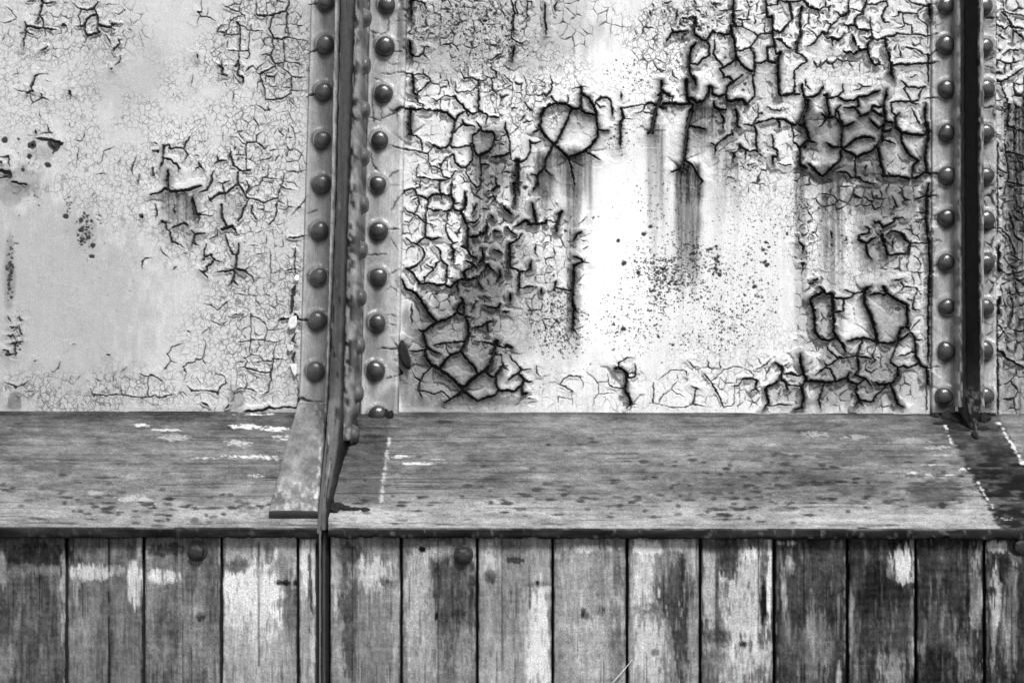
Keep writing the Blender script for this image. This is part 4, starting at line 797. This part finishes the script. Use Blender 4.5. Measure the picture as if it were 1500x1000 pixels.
SPOT += [(157, 748, 9, 3.2, 48), (247, 739, 6, 1.6, 55), (198, 748, 5, 1.6, 60), (235, 763, 9, 2, 70), (1381, 740, 6, 4, 30), (285, 762, 5, 4, 85), (650, 617, 14, 2.2, 25), (540, 638, 17, 2.2, 25), (555, 626, 24, 1.2, 40), (612, 748, 6, 2.4, 55), (535, 733, 7, 2, 55), (525, 737, 8, 1.3, 45), (550, 653, 5, 2.4, 60), (516, 668, 2.5, 1.2, 50), (535, 704, 3.5, 1.6, 50), (1300, 706, 9, 1.6, 70), (1150, 745, 20, 4, 85), (1310, 727, 10, 1.8, 75)]
WHT = [(375, 606, 26, 2, 240), (365, 624, 28, 3, 235), (400, 628, 20, 3.5, 240), (415, 640, 14, 4, 215), (205, 622, 14, 2, 225), (245, 629, 24, 1.8, 205), (360, 668, 44, 2.2, 245), (400, 671, 22, 2, 235), (310, 670, 30, 1.6, 190), (375, 696, 12, 2, 225), (585, 668, 14, 2, 245), (608, 678, 22, 2, 225), (640, 672, 10, 1.5, 190), (25, 597, 14, 2.5, 225), (180, 600, 20, 2, 190),
       (1345, 692, 26, 1.6, 225), (1380, 695, 22, 1.4, 215), (1412, 686, 8, 2.4, 250), (1385, 666, 22, 1.2, 200), (1375, 655, 20, 3, 175), (1370, 680, 20, 1.2, 200), (1195, 635, 20, 5, 165), (1250, 640, 20, 4, 160), (1330, 645, 30, 5, 160), (350, 648, 18, 5, 190), (255, 640, 22, 5, 170), (200, 730, 22, 6, 185), (140, 722, 14, 4, 175), (1400, 758, 60, 7, 180), (730, 742, 40, 9, 182), (540, 755, 60, 10, 190), (320, 752, 60, 7, 180)]
LNS = [((570, 640), (557, 738), 1.5, 205), ((1384, 622), (1395, 650), 1.7, 235), ((1431, 705), (1455, 745), 1.4, 225), ((1463, 618), (1500, 680), 3.0, 238)]
def shelf_grey(X, Y):
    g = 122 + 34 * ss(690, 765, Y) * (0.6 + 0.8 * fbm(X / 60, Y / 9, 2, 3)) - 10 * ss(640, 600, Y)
    g = g + 26 * (fbm(X / 70, Y / 3.0, 4, 4) - 0.5) * 2 + 28 * (fbm(X / 24, Y / 7, 5, 3) - 0.5) * 2 + 26 * (fbm(X / 90, Y / 24, 25, 3) - 0.5) * 2
    g = g + 22 * (fbm(X / 6, Y / 1.4, 6, 3) - 0.5) * 2 + 14 * (fbm(X / 2.5, Y / 1.2, 16, 2) - 0.5) * 2
    g = np.where(X < 470, g - 14 * ss(660, 600, Y) - 5, g)
    n1 = fbm(X / 7, Y / 2.2, 8, 3); n4 = fbm(X / 2.5, Y / 1.2, 28, 3)
    # bare dark strips where bars once lay along the posts
    xa = 560 - 0.137 * (Y - 640) * 1.0 + 8
    st = ss(4, -4, X - xa) * (X > 470)
    g = g * (1 - 0.26 * st * ss(760, 700, Y))
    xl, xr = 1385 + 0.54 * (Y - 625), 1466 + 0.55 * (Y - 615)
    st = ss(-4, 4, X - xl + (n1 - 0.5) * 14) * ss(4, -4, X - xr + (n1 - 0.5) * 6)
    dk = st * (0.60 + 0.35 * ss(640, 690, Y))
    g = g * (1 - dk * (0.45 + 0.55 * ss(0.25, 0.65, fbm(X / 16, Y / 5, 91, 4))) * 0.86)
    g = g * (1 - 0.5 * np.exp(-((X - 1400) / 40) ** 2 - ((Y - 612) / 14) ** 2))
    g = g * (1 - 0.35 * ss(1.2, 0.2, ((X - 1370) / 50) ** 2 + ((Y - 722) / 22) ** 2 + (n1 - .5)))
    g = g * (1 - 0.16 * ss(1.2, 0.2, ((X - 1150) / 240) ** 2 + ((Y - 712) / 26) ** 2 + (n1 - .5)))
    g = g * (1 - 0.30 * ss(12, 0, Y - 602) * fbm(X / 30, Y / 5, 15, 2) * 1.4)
    for cx, cy, rx, ry, v in WHT:
        q = ((X - cx) / rx) ** 2 + ((Y - cy) / ry) ** 2 + (n1 - 0.5) * 3.4 + (n4 - 0.5) * 2.4
        g = g + (v - g) * ss(1.2, 0.3, q)
    for (ax, ay), (bx, by), wd, v in LNS:
        t = np.clip((Y - ay) / (by - ay), 0, 1)
        d = np.abs(X - ax - t * (bx - ax)) + (1e3 * ((Y < ay) | (Y > by)))
        g = g + (v - g) * ss(wd + 1.0, wd - 1.0, d + (n1 - 0.5) * 5.0 + (fbm(X / 5, Y / 5, 88, 3) - 0.45) * 9.0) * 0.9
    for cx, cy, rx, ry, v in SPOT:
        q = ((X - cx) / rx) ** 2 + ((Y - cy) / ry) ** 2 + (n1 - 0.5) * 2.2 + (n4 - 0.5) * 1.6
        g = g + (v - g) * ss(1.7, 0.3, q) * (0.55 + 0.42 * ((cx * 7.3) % 1.0))
    # drying checks along the grain
    ck = 0.6 * ss(0.70, 0.76, fbm(X / 150, Y / 1.5, 33, 3)) * ss(0.45, 0.6, fbm(X / 120, Y / 20, 34, 2))
    g = g * (1 - 0.55 * ck)
    g = g * (1 - 0.55 * ss(3, 0, np.abs(Y - 768 - 3 * X / 1500 + 2)) * ss(0.5, 0.8, fbm(X / 50, Y / 3, 44, 4)))
    return np.clip(g, 14, 255), ck
E_SHELF = 1.58; E_PLANK = 1.62
def shelf(label, x0, x1, joint, loc, splitx):
    root = thing('timber_shelf', label, 'wooden shelf', loc, 'sloping shelf boards')
    for k, (t0, t1) in enumerate(((-0.02, joint), (joint, 1.0))):
        gx = axis(x0, x1, -20, 1520, 2.2, 14); n = int((t1 - t0) * 150)
        t = np.linspace(t0, t1, n)
        Xp, T = np.meshgrid(gx, t)
        co, Yp = shelf_pt(Xp, T)
        g, ck = shelf_grey(Xp, Yp)
        jit = 0.5 * (fbm(Xp / 30, Yp / 3, 51 + k, 3) - 0.5) - 1.2 * ck
        # worn edges next to the joint
        e = (T - t0) * DL if k == 1 else (t1 - T) * DL
        gap = ss(0.4 + 2.2 * 1, 0, e + 3.0 * (fbm(Xp / 40, Yp * 0 + 3, 71, 3) - 0.5))
        jit = jit - 3.0 * gap - (0.5 if k == 0 else 0)
        g = g * (1 - 0.8 * gap * (0.4 if splitx == 0 else 1) * ss(0.35, 0.6, fbm(Xp / 90, Yp * 0, 72, 2)))
        co, _ = shelf_pt(Xp, T, jit * S)
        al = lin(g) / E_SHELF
        nr, nc = len(t), len(gx)
        co = co.reshape(-1, 3); al = al.ravel()
        if k == 1:      # the front edge of the board turns down
            extra, ea = [], []
            edge = co[(nr - 1) * nc:]
            nz = fbm(gx / 11, gx * 0, 81, 3); n3 = fbm(gx / 30, gx * 0, 83, 3)
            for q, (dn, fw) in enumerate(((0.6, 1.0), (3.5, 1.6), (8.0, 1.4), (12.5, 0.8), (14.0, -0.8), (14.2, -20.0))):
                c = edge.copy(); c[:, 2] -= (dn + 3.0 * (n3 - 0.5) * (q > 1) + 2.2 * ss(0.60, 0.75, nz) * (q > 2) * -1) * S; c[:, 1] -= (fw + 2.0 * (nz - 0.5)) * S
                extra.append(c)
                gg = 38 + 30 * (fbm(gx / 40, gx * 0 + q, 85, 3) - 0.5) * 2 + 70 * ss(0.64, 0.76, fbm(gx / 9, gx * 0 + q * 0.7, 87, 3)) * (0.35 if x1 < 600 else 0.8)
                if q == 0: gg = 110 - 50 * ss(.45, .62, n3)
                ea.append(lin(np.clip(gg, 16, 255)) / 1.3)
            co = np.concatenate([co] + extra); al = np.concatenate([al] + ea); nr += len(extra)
        else:
            c = co[(nr - 1) * nc:nr * nc].copy(); c[:, 2] -= 14 * S
            co = np.concatenate([co, c]); al = np.concatenate([al, np.full(nc, 0.03)]); nr += 1
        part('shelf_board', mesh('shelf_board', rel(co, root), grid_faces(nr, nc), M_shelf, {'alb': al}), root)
    return root
shelf('grey weathered shelf with white paint scraps, left of the tapering post web', -330, 464.5, 0.60, (-0.6, -0.05, -0.14), 1)
shelf('long grey weathered shelf right of the post web, speckled with dark spots', 481, 1800, 0.545, (0.5, -0.05, -0.14), 0)

# the loose strip lying on the left shelf against the web
strip = thing('cover_strip', 'pale worn strip lying down the sloping shelf against the tapering web, dark at its end', 'metal strip', tuple(shelf_pt(np.array(440.0), np.array(0.5))[0]))
tv = np.linspace(0.0, 0.93, 90); uv = np.linspace(0, 1, 26)
U, T = np.meshgrid(uv, tv)
XLs = np.interp(T, [0, 0.93], [437.5, 395]); XRs = np.interp(T, [0, 0.93], [482, 466])
Xp = XLs + (XRs - XLs) * U
lift = 12.5 + 1.6 * (fbm(Xp / 12, T * 20, 4, 3) - 0.5) - 1.5 * ss(0.06, 0, np.minimum(U, 1 - U))
lift = np.where(T < 0.06, 12.0 + 3 * (0.06 - T) / 0.06, lift)
co, Yp = shelf_pt(Xp, T, lift * S)
g = 140 + 40 * (fbm(Xp / 14, Yp / 12, 3, 4) - 0.5) * 2 + 26 * (fbm(Xp / 3, Yp / 3, 13, 3) - 0.5) * 2 + 60 * ss(0.54, 0.66, fbm(Xp / 5, Yp / 8, 6, 3)) * (ss(640, 600, Yp) * ss(455, 465, Xp) + 0.8 * ss(690, 730, Yp)) - 40 * ss(1.1, 0.3, ((Xp - 408) / 16) ** 2 + ((Yp - 742) / 10) ** 2) + 70 * ss(3.5, 1, np.abs(Xp - XRs + 4)) * ss(0.4, 0.6, fbm(Xp, Yp / 16, 12, 2))
al = lin(np.clip(g, 20, 255)) / E_SHELF
nr, nc = T.shape
ring = []
c0, _ = shelf_pt(Xp[:, :1], T[:, :1], 0.2 * S); c1, _ = shelf_pt(Xp[:, -1:], T[:, -1:], 0.2 * S)
co = np.concatenate([c0, co, c1], 1); al = np.concatenate([np.full((nr, 1), 0.06), al, np.full((nr, 1), 0.05)], 1)
end = co[-1].copy(); e1 = end.copy(); e1[:, 1] -= 1.2 * S; e1[:, 2] -= 1.0 * S
e2, _ = shelf_pt(np.concatenate([[Xp[-1, 0]], Xp[-1], [Xp[-1, -1]]]), np.full(nc + 2, 0.934), 0.2 * S)
e2 = e2.copy()
co = np.concatenate([co, e1[None], e2[None]], 0); al = np.concatenate([al, np.full((1, nc + 2), 0.035), np.full((1, nc + 2), 0.02)], 0)
part('strip_bar', mesh('strip_bar', rel(co.reshape(-1, 3), strip), grid_faces(nr + 2, nc + 2), M_flange, {'alb': al.ravel()}), strip)

# ------------------------------------------------------------------ boards below the shelf
D_B = DL - 11.0
kB = 1 - D_B * S / D
# per board: base grey, then ('blob', x, y, rx, ry, grey, strength)
BL = [('e', 45, 815, 60, 16, 52, .85), ('e', 2, 835, 8, 30, 170, .6), ('e', 95, 870, 7, 60, 175, .7), ('e', 50, 835, 50, 8, 150, .5), ('e', 8, 980, 12, 40, 140, .5), ('e', 130, 838, 26, 12, 215, .8), ('e', 165, 835, 16, 8, 190, .6), ('e', 197, 850, 9, 34, 215, .8), ('e', 204, 810, 4, 40, 190, .6), ('e', 130, 808, 10, 8, 85, .6), ('e', 193, 808, 8, 12, 70, .6), ('e', 112, 860, 5, 24, 190, .6), ('e', 110, 940, 16, 40, 150, .4),
      ('e', 240, 844, 22, 10, 225, .85), ('e', 240, 805, 30, 9, 60, .7), ('e', 280, 850, 8, 20, 70, .5), ('e', 217, 880, 6, 60, 150, .5), ('e', 300, 820, 26, 40, 112, .4), ('e', 245, 920, 20, 40, 100, .5), ('e', 282, 935, 14, 40, 150, .5), ('e', 295, 903, 7, 6, 52, .8), ('e', 293, 893, 12, 8, 160, .5),
      ('e', 372, 875, 40, 60, 248, .95), ('e', 368, 940, 40, 60, 172, .6), ('e', 350, 826, 18, 12, 78, .7), ('e', 345, 806, 40, 14, 140, .6), ('e', 393, 811, 8, 14, 90, .6), ('e', 404, 812, 2.5, 10, 215, .8), ('e', 425, 880, 10, 40, 85, .7), ('e', 420, 853, 16, 4, 45, .9), ('e', 408, 870, 12, 8, 215, .7), ('e', 415, 830, 12, 20, 130, .6), ('e', 430, 940, 8, 60, 120, .5),
      ('e', 447, 830, 9, 44, 235, .8), ('e', 455, 870, 4, 60, 50, .7), ('e', 443, 900, 5, 60, 160, .5), ('e', 458, 950, 4, 40, 215, .6), ('e', 459, 820, 3, 40, 230, .6), ('e', 460, 860, 3, 30, 220, .6)]
BR = [('e', 512, 812, 34, 14, 72, .8), ('e', 548, 842, 24, 28, 205, .85), ('e', 490, 850, 10, 60, 190, .6), ('e', 512, 900, 12, 90, 82, .75), ('e', 505, 850, 8, 40, 95, .6), ('e', 555, 930, 16, 70, 135, .5), ('e', 570, 852, 13, 8, 60, .6), ('e', 573, 846, 8, 5, 190, .6), ('e', 580, 900, 6, 80, 185, .5),
      ('e', 610, 870, 20, 60, 190, .7), ('e', 655, 880, 22, 90, 82, .75), ('e', 678, 860, 14, 60, 84, .6), ('e', 645, 806, 20, 10, 190, .5), ('e', 620, 950, 26, 60, 175, .6), ('e', 640, 860, 5, 40, 70, .5), ('e', 690, 880, 4, 70, 70, .6), ('e', 680, 960, 12, 40, 170, .5), ('e', 618, 804, 4, 4, 25, .9), ('e', 639, 903, 3, 6, 35, .9), ('e', 690, 805, 8, 14, 200, .5),
      ('e', 722, 815, 14, 22, 215, .6), ('e', 748, 805, 30, 12, 105, .6), ('e', 785, 940, 20, 80, 225, .85), ('e', 748, 900, 26, 90, 125, .6), ('e', 718, 845, 8, 10, 70, .5), ('e', 755, 820, 14, 4, 55, .7), ('e', 790, 856, 16, 4, 60, .5), ('e', 800, 862, 8, 6, 210, .6), ('e', 787, 853, 3, 3, 20, .95), ('e', 735, 970, 18, 40, 190, .5), ('e', 790, 820, 12, 16, 170, .5),
      ('e', 865, 803, 44, 5, 240, .8), ('e', 825, 805, 12, 20, 170, .5), ('e', 880, 850, 10, 60, 130, .6), ('e', 905, 840, 8, 30, 85, .5), ('e', 838, 860, 20, 60, 175, .5), ('e', 856, 900, 7, 9, 45, .8), ('e', 880, 894, 9, 7, 70, .7), ('e', 900, 950, 12, 60, 105, .6), ('e', 870, 950, 26, 60, 180, .6), ('e', 860, 920, 30, 12, 185, .5), ('e', 820, 970, 8, 40, 130, .5),
      ('e', 945, 802, 26, 10, 245, .9), ('e', 992, 800, 12, 10, 215, .6), ('e', 940, 850, 20, 50, 205, .75), ('e', 985, 870, 26, 50, 80, .85), ('e', 1000, 930, 12, 80, 70, .8), ('e', 950, 950, 24, 70, 205, .75), ('e', 948, 892, 18, 8, 95, .6), ('e', 945, 890, 8, 4, 215, .5), ('e', 1017, 815, 3, 24, 190, .6), ('e', 1010, 920, 3, 40, 175, .6), ('e', 960, 955, 6, 6, 80, .6), ('e', 975, 830, 6, 30, 150, .5)]
BR += [('e', 1040, 870, 12, 70, 185, .8), ('e', 1058, 880, 9, 40, 175, .7), ('e', 1090, 880, 30, 90, 200, .85), ('e', 1100, 812, 12, 10, 235, .7), ('e', 1070, 815, 12, 30, 58, .8), ('e', 1060, 800, 30, 8, 70, .6), ('e', 1118, 880, 4.5, 36, 30, .9), ('e', 1127, 850, 3.5, 70, 240, .8), ('e', 1085, 965, 44, 40, 200, .7), ('e', 1048, 930, 20, 10, 70, .6), ('e', 1088, 943, 7, 5, 40, .8), ('e', 1060, 942, 12, 6, 95, .5), ('e', 1050, 965, 12, 20, 110, .5), ('e', 1050, 880, 3, 60, 70, .6),
       ('e', 1153, 795, 12, 4, 235, .8), ('e', 1156, 826, 8, 12, 165, .7), ('e', 1148, 860, 4, 40, 190, .6), ('e', 1210, 826, 10, 12, 115, .6), ('e', 1195, 950, 22, 50, 140, .7), ('e', 1160, 960, 20, 40, 105, .5), ('e', 1190, 910, 4, 40, 150, .6), ('e', 1228, 990, 4, 20, 190, .6), ('e', 1215, 830, 20, 40, 80, .4),
       ('e', 1322, 825, 20, 26, 215, .9), ('e', 1328, 848, 16, 5, 190, .7), ('e', 1246, 910, 5, 60, 165, .7), ('e', 1305, 980, 20, 26, 165, .7), ('e', 1335, 940, 5, 60, 160, .6), ('e', 1310, 920, 26, 40, 92, .5), ('e', 1338, 800, 4, 30, 190, .6), ('e', 1255, 970, 14, 40, 120, .5), ('e', 1290, 860, 20, 40, 44, .5),
       ('e', 1430, 870, 9, 60, 160, .85), ('e', 1375, 915, 26, 30, 105, .6), ('e', 1412, 960, 12, 40, 135, .6), ('e', 1380, 820, 20, 16, 92, .5), ('e', 1370, 980, 26, 30, 42, .6), ('e', 1350, 900, 6, 80, 84, .5), ('e', 1410, 850, 26, 20, 92, .4),
       ('e', 1462, 800, 18, 8, 205, .8), ('e', 1487, 815, 8, 14, 225, .7), ('e', 1460, 870, 8, 40, 195, .8), ('e', 1480, 900, 12, 80, 135, .7), ('e', 1455, 920, 4, 70, 180, .6), ('e', 1470, 830, 8, 14, 50, .7)]
def board(root, x0, x1, base, blobs, grooves=(), tone_seed=0, bow=0.0):
    gx = axis(x0 + 2.0, x1 - 2.0, -20, 1520, 1.9, 10); gx = np.concatenate([[x0 + 1.5], gx, [x1 - 1.5]])
    gy = axis(781, 1330, 781, 1010, 1.9, 16)
    X, Y = np.meshgrid(gx, gy)
    g = base + 20 * (fbm(X / 3.2, Y / 70, 3 + tone_seed, 4) - 0.5) * 2 + 22 * (fbm(X / 22, Y / 40, 7 + tone_seed, 4) - 0.5) * 2
    n1 = fbm(X / 7, Y / 24, 9 + tone_seed, 5); n2 = fbm(X / 1.7, Y / 15, 13 + tone_seed, 4)
    for _, cx, cy, rx, ry, v, st in blobs:
        if cx + 1.6 * rx < x0 or cx - 1.6 * rx > x1: continue
        q = ((X - cx) / rx) ** 2 + ((Y - cy) / ry) ** 2 + (n1 - 0.5) * 2.6 + (n2 - 0.5) * 2.6
        g = g + (v - g) * ss(1.5, 0.45, q) * st
    wsp = ss(0.56, 0.78, fbm(X / 4.5, Y / 34, 51 + tone_seed, 5)); g = g + (40 if base < 90 else 20) * wsp
    g = g - 15 * ss(0.56, 0.76, fbm(X / 5.5, Y / 30, 56 + tone_seed, 5))
    e = np.minimum(X - x0, x1 - X)
    g = g * (1 - 0.30 * ss(6, 0, e) * fbm(X / 3, Y / 18, 23 + tone_seed, 3) * 1.6)
    pale_edge = ss(0.60, 0.70, fbm(X / 2.5, Y / 22, 29 + tone_seed, 3)) * ss(7, 2, e)  # pale ragged flecks along both long edges of the board
    g = g + (215 - g) * pale_edge * 0.55
    H = 0.45 * (fbm(X / 3, Y / 90, 17 + tone_seed, 3) - 0.5) + bow - 1.0 * ss(0.74, 0.80, fbm(X / 1.8, Y / 110, 37 + tone_seed, 3))
    ck = ss(0.74, 0.80, fbm(X / 1.8, Y / 110, 37 + tone_seed, 3)); g = g * (1 - 0.25 * ck) + 20 * (fbm(X / 70, Y / 5, 65 + tone_seed, 3) - 0.5)
    for gxp, s in grooves:
        wv = gxp + 1.2 * (fbm(Y / 40, Y * 0, 41, 2) - 0.5)
        d = np.abs(X - wv); br = ss(0.25, 0.45, fbm(Y / 30, Y * 0 + gxp, 43, 2))
        H = H - 1.8 * s * ss(1.9, 0.2, d) * br; g = g * (1 - 0.75 * s * ss(2.0, 0.3, d) * br)
    e2 = e + 3.0 * (fbm(Y / 26 + 40 * (X > (x0 + x1) / 2), Y * 0 + x0, 93, 3) - 0.5)
    H = H - 5.0 * ss(3.6, 0, e2) ** 1.2; g = g * (1 - 0.55 * ss(2.6, 0.4, e2))
    H[:, 0] = -14; H[:, -1] = -14
    co = P(X, Y, (D_B + H) * S).reshape(-1, 3)
    g = g + 18 * (fbm(X / 4, Y / 4, 19 + tone_seed, 3) - 0.5) * 2
    g = 114 + (g - 112) * 1.34
    al = lin(np.clip(g, 14, 255)) / E_PLANK
    part('board', mesh('board', rel(co, root), grid_faces(len(gy), len(gx)), M_plank, {'alb': al.ravel()}), root)

cladL = thing('board_cladding', 'short run of upright boards left of the dark post gap, one board patched bright white', 'board cladding', tuple(P(230, 1330, D_B * S)), 'upright board cladding')
for k, (a, b, base, gr) in enumerate(((-330, -118, 120, ()), (-118, -11, 110, ()), (-11, 98, 98, ()), (98, 211, 118, ((160, 1.0),)), (211, 324.5, 120, ((268, 0.35),)), (324.5, 436.5, 158, ((379, 0.6),)), (436.5, 464.5, 150, ()))):
    board(cladL, a, b, base, BL, gr, 10 * k, 0.5 * math.sin(k * 2.1))
cladR = thing('board_cladding', 'long run of upright boards right of the dark gap, pale then dark', 'board cladding', tuple(P(1000, 1330, D_B * S)), 'upright board cladding')
for k, (a, b, base, gr) in enumerate(((482, 588, 135, ((516, .3),)), (588, 699, 130, ((642, .4),)), (699, 809.5, 150, ((736, .4),)), (809.5, 918.5, 150, ()), (918.5, 1025.5, 140, ()), (1025.5, 1133.5, 110, ()), (1133.5, 1241, 80, ((1178, .4),)), (1241, 1341, 72, ()), (1341, 1441.5, 72, ()), (1441.5, 1552, 72, ()), (1552, 1660, 80, ()), (1660, 1800, 90, ()))):
    board(cladR, a, b, base, BR, gr, 100 + 10 * k, 0.6 * math.sin(k * 1.7))

for root, xa, xb in ((cladL, -330, 465), (cladR, 481, 1800)):     # dark sheet added behind the boards so the joints show dark
    pa, pb = rel(P(xa, 1330, (D_B - 16) * S), root), rel(P(xb, 783, (D_B - 16) * S), root)
    part('dark_backing', box_mesh('dark_backing', (pa[0], pa[1], pa[2]), (pb[0], pa[1] + 0.02, pb[2]), M_rust), root)

# coach bolts through the boards
def bolt(root, px, py, rot, s=1.0):
    d = (D_B + 1) * S
    p = rel(P(px, py, d), root)
    def disc(nm, n, r0, r1, h0, h1, dome, a0):
        co = []; f = []
        for r, h in ((r0, h0), (r1, h0 + (h1 - h0) * 0.8), (r1 * 0.90, h1), (r1 * 0.5, h1 + dome)):
            for k in range(n):
                a = a0 + 2 * math.pi * k / n; co.append((r * S * math.cos(a), -h * S, r * S * math.sin(a)))
        co.append((0, -(h1 + dome * 1.2) * S, 0))
        for q in range(3):
            for k in range(n): f.append((q * n + k, q * n + (k + 1) % n, (q + 1) * n + (k + 1) % n, (q + 1) * n + k))
        for k in range(n): f.append((3 * n + k, 3 * n + (k + 1) % n, len(co) - 1))
        return mesh(nm, co, f, M_bolt, smooth=False)
    o = part('bolt', disc('bolt', 6, 10.5 * s, 10 * s, 1, 9, 1.2, rot), root); o.location = p
    q = part('washer', disc('washer', 18, 13.5 * s, 13 * s, -1.5, 1.6, 0.1, 0), o)
bolt(cladL, 289, 807, 0.3); bolt(cladR, 679, 812, 0.1, 0.98); bolt(cladR, 1494, 799, 0.5, 1.05)

# ------------------------------------------------------------------ small loose things
def leafy(name, label, cat, pts, depth, thick, curl, alb, mat):
    """a curled scrap of paint or rust: outline in photo px, bent out of its plane"""
    c = np.mean(pts, 0); root_loc = P(c[0], c[1], depth * S)
    co = []; n = len(pts)
    for layer in (0, 1):
        for q in (1.0, 0.55):
            for k, (x, y) in enumerate(pts):
                xx, yy = c[0] + (x - c[0]) * q, c[1] + (y - c[1]) * q
                b = curl * ((x - c[0]) / 10.0) ** 2 * q * q
                co.append(P(xx, yy, (depth + b + (thick if layer == 0 else 0)) * S) - root_loc)
    co.append(P(c[0], c[1], (depth + thick) * S) - root_loc); co.append(P(c[0], c[1], depth * S) - root_loc)
    f = []
    for k in range(n):
        k2 = (k + 1) % n
        f.append((k, k2, n + k2, n + k)); f.append((n + k, n + k2, 4 * n))
        f.append((2 * n + k2, 2 * n + k, 3 * n + k, 3 * n + k2)); f.append((3 * n + k2, 3 * n + k, 4 * n + 1)); f.append((k2, k, 2 * n + k, 2 * n + k2))
    me = mesh(name, co, f, mat, {'alb': np.full(len(co), alb)})
    o = link(bpy.data.objects.new(name, me)); o.location = root_loc; o['label'] = label; o['category'] = cat
    return o
leafy('dark_scrap', 'dark curled scrap hanging at the lower left corner of the white panel, beside the rivets', 'scrap', [(587, 499), (593, 503), (598, 514), (602, 528), (601, 541), (594, 539), (587, 528), (584, 515), (584, 505)], 9, 1.0, 3.0, 0.022, M_dark)
leafy('paint_curl', 'white peeled paint curl at the torn edge beside the third lowest left rivet', 'paint curl', [(424, 466), (434, 462), (435, 474), (433, 480), (424, 484), (421, 476)], 4, 0.8, 5.0, 0.75, M_flange)
leafy('paint_curl', 'small white paint curl at the top of the torn dark slit', 'paint curl', [(434, 402), (438, 404), (438, 411), (433, 412), (430, 408)], 4, 0.8, 4.0, 0.75, M_flange)
leafy('paint_curl', 'white paint curl at the bottom tip of the torn dark slit', 'paint curl', [(425, 533), (434, 533), (435, 546), (432, 553), (428, 545)], 4, 0.8, 4.0, 0.7, M_flange)
leafy('paint_curl', 'pale paint curl halfway down the torn dark slit', 'paint curl', [(421, 505), (430, 505), (430, 512), (424, 516), (420, 511)], 4, 0.8, 4.0, 0.6, M_flange)
def rubble(name, label, bits, alb):
    """a little heap of rust scraps on the shelf: one loose mass"""
    co = []; f = []; rg = np.random.default_rng(len(bits) * 7)
    for px, t, sx, sy, sz in bits:
        p, _ = shelf_pt(np.array(float(px)), np.array(float(t)), 0.0)
        b = len(co)
        ring = 7
        for h, q in ((0.0, 1.0), (0.6, 0.85), (1.0, 0.35)):
            for k in range(ring):
                a = 2 * math.pi * k / ring; m = rg.uniform(0.7, 1.2)
                co.append((p[0] + sx * S * q * m * math.cos(a), p[1] - sy * S * q * m * math.sin(a) - 0.001, p[2] + sz * S * h * rg.uniform(0.7, 1.2) - 0.51 * (-sy * S * q * m * math.sin(a)) * -1))
        for q in range(2):
            for k in range(ring): f.append((b + q * ring + k, b + q * ring + (k + 1) % ring, b + (q + 1) * ring + (k + 1) % ring, b + (q + 1) * ring + k))
        f.append(tuple(b + 2 * ring + k for k in range(ring)))
    me = mesh(name, co, f, M_dark, {'alb': np.full(len(co), alb)}, smooth=False)
    o = link(bpy.data.objects.new(name, me)); o['label'] = label; o['category'] = 'rust scraps'; o['kind'] = 'stuff'
    return o
def straw(label, a, b, depth):
    p, q = P(a[0], a[1], depth * S), P(b[0], b[1], depth * S); c = (p + q) / 2; n = 9; co = []; f = []
    ax = (q - p) / np.linalg.norm(q - p); u = np.cross(ax, [0, 1, 0]); v = np.cross(ax, u)
    for k in range(n):
        t = k / (n - 1); m = p + (q - p) * t + np.array([0, -0.003, 0]) * math.sin(t * math.pi) - c
        for j in range(6):
            r = 0.9 * S * (1 - 0.5 * t); co.append(m + r * (u * math.cos(j * math.pi / 3) + v * math.sin(j * math.pi / 3)))
    for k in range(n - 1):
        for j in range(6): f.append((k * 6 + j, k * 6 + (j + 1) % 6, k * 6 + 6 + (j + 1) % 6, k * 6 + 6 + j))
    o = link(bpy.data.objects.new('straw', mesh('straw', co, f, M_plank, {'alb': np.full(len(co), 0.55)}))); o.location = c; o['label'] = label; o['category'] = 'straw'
straw('thin pale straw lying slantwise across a joint between the boards', (893, 1004), (926, 966), D_B + 3)
rubble('rust_scraps', 'dark rust scraps caught at the foot of the tapering web', [(488, 0.86, 9, 8, 7), (496, 0.84, 9, 7, 5), (506, 0.855, 10, 5, 4), (484, 0.80, 6, 9, 8), (520, 0.86, 9, 4, 2.5), (535, 0.865, 7, 4, 2)], 0.02)
rubble('rust_scraps', 'black rust lumps round the foot of the black-edged post', [(1388, 0.03, 12, 9, 7), (1402, 0.05, 11, 9, 6), (1370, 0.02, 7, 6, 4), (1418, 0.10, 8, 9, 5), (1442, 0.06, 10, 9, 8), (1396, 0.13, 10, 4, 2.5), (1440, 0.15, 9, 4, 2.5), (1412, 0.16, 12, 3, 2), (1428, 0.22, 5, 9, 6), (1375, 0.10, 9, 3, 2), (572, 0.05, 6, 6, 9), (566, 0.03, 5, 5, 8)], 0.016)
